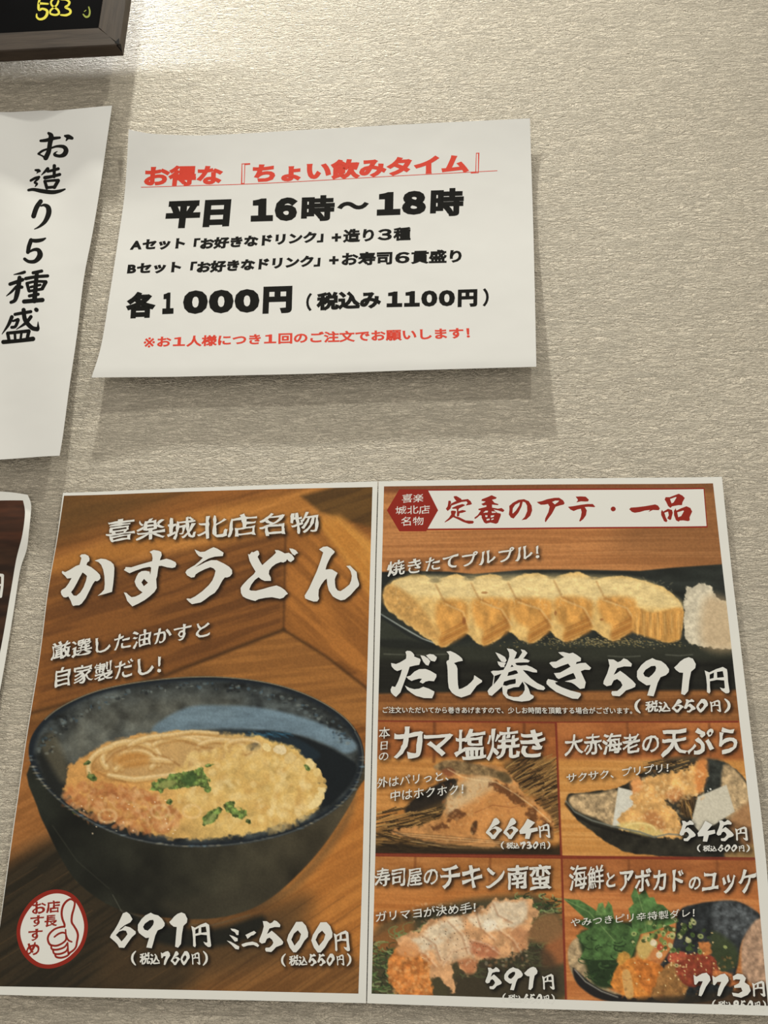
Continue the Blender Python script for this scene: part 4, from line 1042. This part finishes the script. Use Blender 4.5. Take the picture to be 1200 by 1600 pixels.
p.poly('634,1272 650,1245 690,1222 730,1210 760,1230 760,1270 700,1290', (34,30,26), 3, .95)
p.poly('585,1300 640,1275 700,1250 730,1240 760,1290 870,1330 870,1345 585,1345', (96,72,38), 8, .85)
p.poly('790,1190 850,1185 880,1230 880,1300 830,1240 800,1215', (84,62,36), 8, .8)
def straws(cx, cy, sx, sy, ang, n, L0=50):
    for k in range(n):
        x, y = rnd.uniform(cx-sx,cx+sx), rnd.uniform(cy-sy,cy+sy); a = ang+rnd.gauss(0,.13); l_ = rnd.uniform(.4,1)*L0
        p.line([(x-l_*math.cos(a)/2,y-l_*math.sin(a)/2),(x+l_*math.cos(a)/2,y+l_*math.sin(a)/2)], rnd.uniform(1,2.2), rnd.choice([(46,34,20),(58,42,24),(164,122,64),(188,146,80),(140,100,50),(32,24,16)]), .7, .8)
straws(650, 1285, 60, 22, -.3, 110); straws(640, 1322, 55, 18, .15, 90); straws(838, 1212, 40, 28, -.5, 120, 46); straws(850, 1262, 26, 40, -.45, 60, 40)
p.poly('600,1318 720,1325 860,1325 880,1300 880,1345 600,1345', (38,30,20), 6, .85)
fish = '680,1200 700,1186 740,1192 780,1197 797,1213 820,1240 848,1262 862,1282 866,1305 850,1318 800,1325 720,1322 650,1312 612,1298 660,1290 690,1272 700,1245 715,1222 690,1215'
p.poly(fish, lambda x, y: np.array([198,136,74.])*(.8+.4*fbm(x/16,y/12,4,84)[:,None]), 2, 1, rough=3, rs=8)
p.poly('700,1240 735,1215 765,1212 770,1235 730,1255 700,1275', (206,176,130), 8, .85)
p.poly('678,1200 700,1188 750,1195 795,1212 797,1225 760,1212 720,1210', lambda x, y: np.array([116,96,64.])*(.6+.8*fbm(x/6,y/6,4,85)[:,None]), 3, .85)
p.poly('760,1235 800,1240 860,1285 850,1312 780,1310 700,1300 690,1285 740,1262', (206,134,64), 12, .6)
for q_ in ('764,1222 785,1226 812,1243 822,1258 806,1256 786,1242 768,1232','700,1272 712,1264 726,1268 716,1280 700,1282','672,1290 695,1286 700,1294 684,1298','822,1266 834,1262 842,1278 832,1284','845,1276 858,1282 862,1296 850,1292'):
    p.poly(q_, (92,52,26), 3, .8, rough=4, rs=6)
p.poly('735,1296 740,1284 746,1284 744,1300 738,1304', (70,44,24), 2, .9)
p.poly('690,1204 704,1200 712,1208 700,1214', (128,62,36), 3, .7); p.poly('776,1208 792,1206 797,1220 786,1222', (78,64,38), 3, .7)
p.line('700,1202 722,1214 745,1219 775,1222 805,1240 835,1262 860,1284', 1.6, (234,204,150), 1.4, .6)
p.line('612,1298 650,1313 720,1323 800,1326 852,1318', 2, (50,36,22), 1.8, .8)
for k in range(10): p.line([(615+k*3,1300+k*1.6),(700,1306+k*2),(800,1316+k)], 1, rnd.choice([(120,92,56),(206,178,128),(84,60,36)]), .8, .5)
p.line('742,1270 770,1258 800,1262 820,1256', 1.2, (140,72,34), 1, .6)
for k in range(240):
    p.blob(rnd.uniform(690,860), rnd.uniform(1225,1315), rnd.uniform(1,3.5), rnd.uniform(1,2.5), rnd.choice([(226,176,112),(170,104,54),(214,150,84)]), rnd.uniform(0,3), .8, .3)
frame_rules(p, [[(590,1126),(869,1128.5)], [(868.5,1128),(873,1240),(877,1338)], [(586,1334.5),(877,1337.5)]])
p.tone(.05, 2.2, 2.2, 92, o=2); p.finish()

# ---- prawn tempura
r = [(edgeR(y), y) for y in np.linspace(1126, 1343, 5)]
p = Picture('menu', 'tempura_picture', [(868.5,1127.5),r[0]], [(877,1338.5),r[-1]], mid, r, label='printed picture of prawn tempura in a dark boat-shaped dish')
cell_base(p, 866, 1125, 310, (160,90,42),(180,106,52), (196,132,60),(214,152,78), 1188, 100)
for x in (980,1108): p.line([(x,1128),(x+2,1180)], 4, (112,62,30), 2, .6)
bowl = '884,1250 892,1240 920,1238 960,1232 985,1220 1010,1205 1050,1190 1100,1185 1140,1195 1165,1220 1180,1260 1182,1345 1140,1345 1000,1335 960,1322 925,1300 897,1275'
p.poly(bowl, lambda x, y: np.array([44,42,34.])*(.7+.6*fbm(x/14,y/14,4,101)[:,None]), 1.5, 1, rough=1.5, rs=12)
p.poly('1080,1188 1130,1190 1135,1215 1100,1250 1085,1240', lambda x, y: np.array([48,52,48.])*(.7+.6*fbm(x/6,y/6,4,102)[:,None]), 4, .9)
sand = lambda x, y: np.array([182,154,112.])*(.72+.56*fbm(x/6,y/6,4,103)[:,None])
p.poly('889,1250 900,1241 935,1240 965,1236 962,1290 930,1278 900,1266', sand, 3, 1); p.poly('1130,1196 1160,1215 1178,1255 1180,1290 1150,1285 1130,1270', sand, 3, 1)
p.poly('1140,1280 1185,1250 1185,1330 1150,1310', (160,110,66), 6, .8)
p.poly('966,1230 990,1236 992,1292 957,1290', (206,204,190), 1.2, 1, False); p.poly('1090,1245 1135,1226 1148,1268 1095,1302 1080,1285', (198,192,172), 1.2, 1, False)
p.poly('1020,1190 1085,1180 1090,1195 1040,1205 1010,1215', (70,60,44), 4, .8); straws(1050,1198,38,8,-.2,34,26)
tem = lambda x, y: np.array([222,166,92.])*(.82+.36*fbm(x/9,y/9,4,104)[:,None])
p.poly('1000,1225 1030,1210 1070,1205 1088,1190 1100,1185 1105,1205 1100,1230 1088,1246 1065,1248 1040,1252 1020,1262 1000,1255', tem, 2, 1, rough=4, rs=7)
p.poly('985,1222 1000,1212 1008,1232 1030,1245 1050,1262 1062,1280 1070,1305 1040,1308 1000,1300 970,1292 968,1272 988,1255', tem, 2, 1, rough=4, rs=7)
p.poly('1090,1188 1104,1186 1104,1215 1094,1240 1086,1225', (214,124,56), 5, .8); p.poly('985,1222 1000,1214 1003,1232 990,1240', (222,140,76), 4, .7)
p.poly('1040,1240 1060,1232 1068,1246 1050,1254', (190,116,64), 5, .7); p.poly('1006,1272 1024,1268 1040,1292 1025,1302 1010,1290', (176,110,58), 5, .75)
p.poly('965,1290 985,1284 1010,1286 1030,1296 1035,1306 1000,1304', (214,190,110), 4, .85); p.line(arc(998,1298,26,12,3.3,6.1), 2.5, (238,214,140), 1.5, .7)
p.poly('1062,1246 1085,1244 1080,1275 1065,1272', (96,70,40), 4, .8); straws(1074,1260,9,10,1.3,18,20)
for k in range(300):
    x, y = (rnd.uniform(985,1065), rnd.uniform(1225,1300)) if k%2 else (rnd.uniform(1005,1100), rnd.uniform(1205,1250))
    if abs(x-y+215) < 200: p.blob(x, y, rnd.uniform(1,4), rnd.uniform(1,3), rnd.choice([(240,200,136),(200,132,66),(232,176,104),(248,220,164)]), rnd.uniform(0,3), .8, .3)
p.line('884,1252 897,1268 925,1282 960,1292 1000,1300 1022,1308 1045,1303 1075,1306', 2.6, (112,116,106), 1.2, .85); p.line('884,1256 897,1273 925,1288 960,1299 1000,1307', 4, (26,24,20), 2, .8)
p.blob(1110,1233,1.6,1,(210,214,206)); p.blob(1106,1236,1.2,1,(210,214,206))
p.poly('1135,1330 1180,1320 1180,1345 1140,1345', (160,124,72), 3, .9)
frame_rules(p, [[(868,1127.5),(1153,1127.5)], [(868.5,1128),(873,1240),(877,1338)], [(877,1338),(1180,1341.5)]])
p.tone(.05, 2.2, 2.2, 93, o=2); p.finish()

# ---- fried chicken
l = [(edgeL(y), y) for y in np.linspace(1335, 1552.5, 5)]; mid2 = [(877,1338.5),(879,1400),(881,1460),(883,1520),(885,1562)]
p = Picture('menu', 'chicken_picture', [l[0],(877,1338.5)], [l[-1],(730,1557),(885,1562)], l, mid2, label='printed picture of fried chicken under white sauce on green leaves')
cell_base(p, 585, 1335, 300, (166,102,46),(186,120,60), (176,104,44),(196,122,56), 1390, 120)
for x in (649,766): p.line([(x,1338),(x-1,1376)], 4, (120,66,30), 2, .6)
p.poly('590,1450 650,1425 720,1408 790,1400 840,1400 880,1440 880,1565 580,1565 580,1500', (66,64,44), 10, .95)
p.poly('584,1462 640,1438 640,1470 590,1490', (150,92,44), 10, .8)
def leaves(cx, cy, sx, sy, n, L0=26, cols=((70,96,50),(104,130,72),(46,66,38),(132,152,96),(34,46,30))):
    for k in range(n):
        x, y = rnd.uniform(cx-sx,cx+sx), rnd.uniform(cy-sy,cy+sy); a = rnd.uniform(0,3.14); l_ = rnd.uniform(.4,1)*L0
        p.line(arc(x, y, l_/2, l_/4, a, a+2.2, 5), rnd.uniform(1,2.6), rnd.choice(cols), .7, .75)
leaves(600,1515,24,40,110); leaves(842,1425,34,26,120); leaves(790,1500,60,28,150); leaves(650,1460,30,12,30,34,((150,160,110),(110,130,76))); leaves(830,1490,30,30,50)
p.poly('850,1478 885,1450 885,1500 850,1510', (170,96,52), 6, .8); p.poly('840,1432 870,1430 880,1460 850,1475 820,1462', (136,96,58), 6, .9)
p.poly('770,1485 850,1480 880,1540 850,1562 740,1562 700,1545', (58,50,38), 8, .7)
ch = lambda x, y: np.array([206,152,102.])*(.82+.36*fbm(x/9,y/9,4,121)[:,None])
p.poly('620,1470 650,1455 680,1435 720,1430 760,1415 772,1405 800,1408 825,1405 840,1425 830,1445 820,1462 824,1480 800,1492 785,1498 765,1495 745,1505 742,1520 730,1522 715,1505 705,1510 712,1545 705,1548 690,1530 668,1525 655,1500', ch, 2, 1, rough=4, rs=8)
p.poly('735,1470 770,1478 780,1492 760,1498 735,1488', (176,100,66), 5, .8); p.poly('800,1450 825,1455 822,1480 805,1486', (184,124,80), 5, .8); p.poly('715,1500 745,1500 740,1520 728,1520', (176,106,66), 4, .8)
ma = lambda x, y: np.array([216,196,164.])*(.86+.26*fbm(x/8,y/8,4,122)[:,None])
p.poly('635,1475 660,1460 685,1440 720,1434 722,1450 700,1462 680,1480 650,1486', ma, 4, .95, rough=3); p.poly('730,1435 760,1425 772,1408 800,1410 818,1408 826,1430 800,1450 770,1455 745,1450', ma, 4, .95, rough=3)
p.poly('755,1440 772,1438 776,1450 760,1456', (234,222,198), 3, .9); p.poly('676,1475 700,1458 730,1462 735,1490 712,1500 690,1505', ma, 6, .6)
for k in range(300): p.blob(rnd.uniform(640,825), rnd.uniform(1412,1510), rnd.uniform(1,3.5), rnd.uniform(1,3), rnd.choice([(236,216,184),(196,140,92),(222,186,142),(182,118,76)]), rnd.uniform(0,3), .8, .28)
for k in range(70): p.blob(rnd.gauss(720,42), rnd.gauss(1462,24), .8, .8, (66,46,34), soft=.9, alpha=.8)
for q_ in ('660,1462 680,1476 688,1500','700,1440 722,1462 730,1490','745,1430 752,1452 772,1470','690,1510 705,1488 730,1480','780,1455 800,1470 812,1490','640,1482 664,1492 680,1512','770,1412 778,1430 800,1442','735,1470 760,1478 778,1492'):
    p.line(q_, 2, (150,96,62), 2.2, .5); p.line(pts(q_)+[2.5,-2], 2, (238,214,178), 2, .4)
fr = lambda x, y: np.array([204,122,54.])*(.74+.5*fbm(x/7,y/7,4,123)[:,None])
p.poly('607,1505 615,1485 640,1478 655,1490 668,1505 674,1530 675,1565 640,1565 615,1545 605,1525', fr, 2, 1, rough=3, rs=6)
p.poly('620,1480 640,1470 655,1480 650,1495 625,1492', (214,148,92), 4, .9)
for k in range(130): p.blob(rnd.uniform(608,672), rnd.uniform(1488,1558), rnd.uniform(1.5,4), rnd.uniform(1.5,3.5), rnd.choice([(228,156,84),(176,92,36),(214,134,64),(240,178,108)]), rnd.uniform(0,3), .8, .4)
frame_rules(p, [[(586,1336.5),(877,1340)], [(877.5,1338),(881,1460),(884.5,1562)]])
p.tone(.05, 2.2, 2.2, 94, o=2); p.finish()

# ---- seafood and avocado
r = [(edgeR(y), y) for y in np.linspace(1343, 1571.5, 5)]
p = Picture('menu', 'avocado_picture', [(877,1338.5),r[0]], [(885,1562),(1050,1567.5),r[-1]], mid2, r, label='printed picture of seafood and avocado with green leaves in a dark bowl')
cell_base(p, 876, 1338, 330, (156,88,42),(176,104,52), (180,104,50),(200,124,64), 1395, 140)
for x in (982,1120): p.line([(x,1342),(x+2,1380)], 4, (112,62,30), 2, .5)
p.poly('1060,1425 1090,1412 1120,1408 1150,1408 1175,1420 1188,1435 1160,1470 1150,1520 1130,1560 1000,1565 1050,1480', lambda x, y: np.array([40,44,46.])*(.6+.8*fbm(x/9,y/9,4,141)[:,None]), 2, 1)
p.poly('1115,1415 1150,1410 1180,1425 1178,1450 1150,1465 1120,1470', lambda x, y: np.array([86,92,96.])*(.5+.9*fbm(x/7,y/7,4,142)[:,None]), 6, .8)
p.poly('1162,1465 1188,1435 1205,1480 1205,1545 1165,1530 1158,1500', lambda x, y: np.array([176,140,112.])*(.78+.4*fbm(x/6,y/6,4,143)[:,None]), 3, 1)
p.poly('887,1490 893,1472 905,1465 912,1480 920,1520 960,1550 1000,1560 960,1566 915,1548 893,1520', lambda x, y: np.array([176,150,110.])*(.7+.5*fbm(x/8,y/5,4,144)[:,None]), 2, 1)
p.poly('895,1512 905,1520 930,1540 960,1553 1010,1560 1010,1575 940,1562 910,1545 898,1530', (34,32,32), 2, 1); p.line('898,1515 915,1534 940,1549 965,1558', 1.8, (176,172,160), 1.2, .7)
p.poly('905,1460 930,1450 980,1440 1000,1450 990,1500 965,1540 930,1540 915,1510', (38,56,32), 4, 1)
def shiso(q, c, c2):
    p.poly(q, lambda x, y: np.array(c, float)*(.75+.5*fbm(x/7,y/7,4,145)[:,None]), 1.2, 1, False)
p.poly('1115,1455 1150,1480 1150,1510 1120,1520 1110,1480', (58,70,40), 5, .8)
shiso('880,1404 905,1406 925,1418 940,1430 950,1410 952,1432 965,1438 985,1448 1000,1460 985,1500 940,1500 905,1500 915,1480 900,1462 920,1452 898,1440 915,1436', (70,104,54), 0)
shiso('930,1430 935,1412 942,1410 948,1430', (96,132,70), 0); shiso('948,1432 950,1408 956,1415 960,1436', (80,116,60), 0)
shiso('992,1385 998,1398 1008,1390 1014,1402 1022,1402 1026,1412 1036,1414 1050,1428 1060,1440 1020,1455 990,1462 985,1430 982,1420 990,1412 986,1400', (78,116,60), 0)
p.line('882,1405 920,1425 960,1470', 1.4, (132,160,96), 1, .6); p.line('994,1388 1005,1425 1010,1455', 1.4, (132,160,96), 1, .6)
leaves(950,1500,36,36,60,24,((46,70,38),(30,46,26),(66,96,52)))
for q, c in (('960,1520 975,1500 1000,1495 1025,1510 1030,1540 1010,1562 975,1555 955,1540',(206,124,46)),('990,1500 1015,1500 1040,1515 1045,1545 1010,1550',(196,110,40)),('1040,1510 1060,1500 1075,1540 1060,1565 1020,1560 1025,1535',(150,104,54)),('1055,1500 1090,1490 1115,1495 1125,1520 1110,1535 1070,1540',(140,58,38)),('1045,1490 1070,1488 1068,1500 1045,1503',(170,76,52)),('1115,1515 1150,1525 1150,1540 1120,1538',(196,112,60)),('966,1492 978,1486 985,1495 968,1510',(204,146,60)),('1090,1475 1108,1472 1112,1488 1098,1492',(186,112,56))):
    p.poly(q, lambda x, y, c=c: np.array(c, float)*(.8+.4*fbm(x/7,y/7,4,146)[:,None]), 2, 1, rough=2, rs=6)
p.poly('972,1520 984,1518 990,1555 978,1558', (206,158,88), 1.5, .95); p.poly('995,1480 1005,1462 1018,1460 1022,1480 1008,1498 996,1495', (196,166,90), 3, .95, rough=2)
for k in range(90):
    x, y = rnd.gauss(1045,28), rnd.gauss(1462,15); rr = rnd.uniform(2,5)
    p.blob(x, y, rr, rr*.8, rnd.choice([(110,136,66),(72,98,44),(160,172,100),(54,72,36),(190,190,130)]), rnd.uniform(0,3), .4, .85)
    if k%2: p.blob(x, y, rr*.45, rr*.35, (58,74,40), 0, .6, .8)
for q in ((1021,1473,5,5),(1030,1492,5,5)): p.blob(*q, (222,206,176), .2, .3, .9)
p.blob(1031,1480,5,5,(176,62,44),.3,.3,.9)
for k in range(60): p.blob(rnd.gauss(1060,34), rnd.gauss(1510,18), 1.5, 1.1, (228,196,132), rnd.uniform(0,3), .5, .85)
for k in range(160): p.blob(rnd.uniform(960,1150), rnd.uniform(1495,1562), rnd.uniform(1,3), rnd.uniform(1,2.5), rnd.choice([(230,160,84),(96,56,30),(150,84,40),(206,140,74)]), rnd.uniform(0,3), .8, .3)
p.poly('990,1560 1060,1556 1200,1545 1200,1580 990,1575', (44,38,30), 5, .8)
frame_rules(p, [[(877,1340),(1180,1342.5)], [(877.5,1338),(881,1460),(884.5,1562)]])
p.tone(.05, 2.2, 2.2, 95, o=2); p.finish()

# ---- dark poster at the left edge
p = Picture('small', 'dark_picture', [(-240,780),(0,782),(36,782)], [(-320,1225),(-100,1232),(-50,1234)], [(-240,780),(-275,920),(-300,1080),(-320,1225)],
    [(36,782),(39,802),(35,835),(25,876),(16.5,926),(0,1020),(-30,1160),(-50,1234)], 1.2, label='printed dark brown wood ground')
p.base(wood((40,26,18),(60,38,24), 0, 60, 12, 160))
p.poly('-300,770 60,770 60,850 -300,860', wood((74,40,24),(58,34,22), 0, 60, 6, 161), 14, .9, False)
p.tone(.1, 20, 6, 96); p.finish()
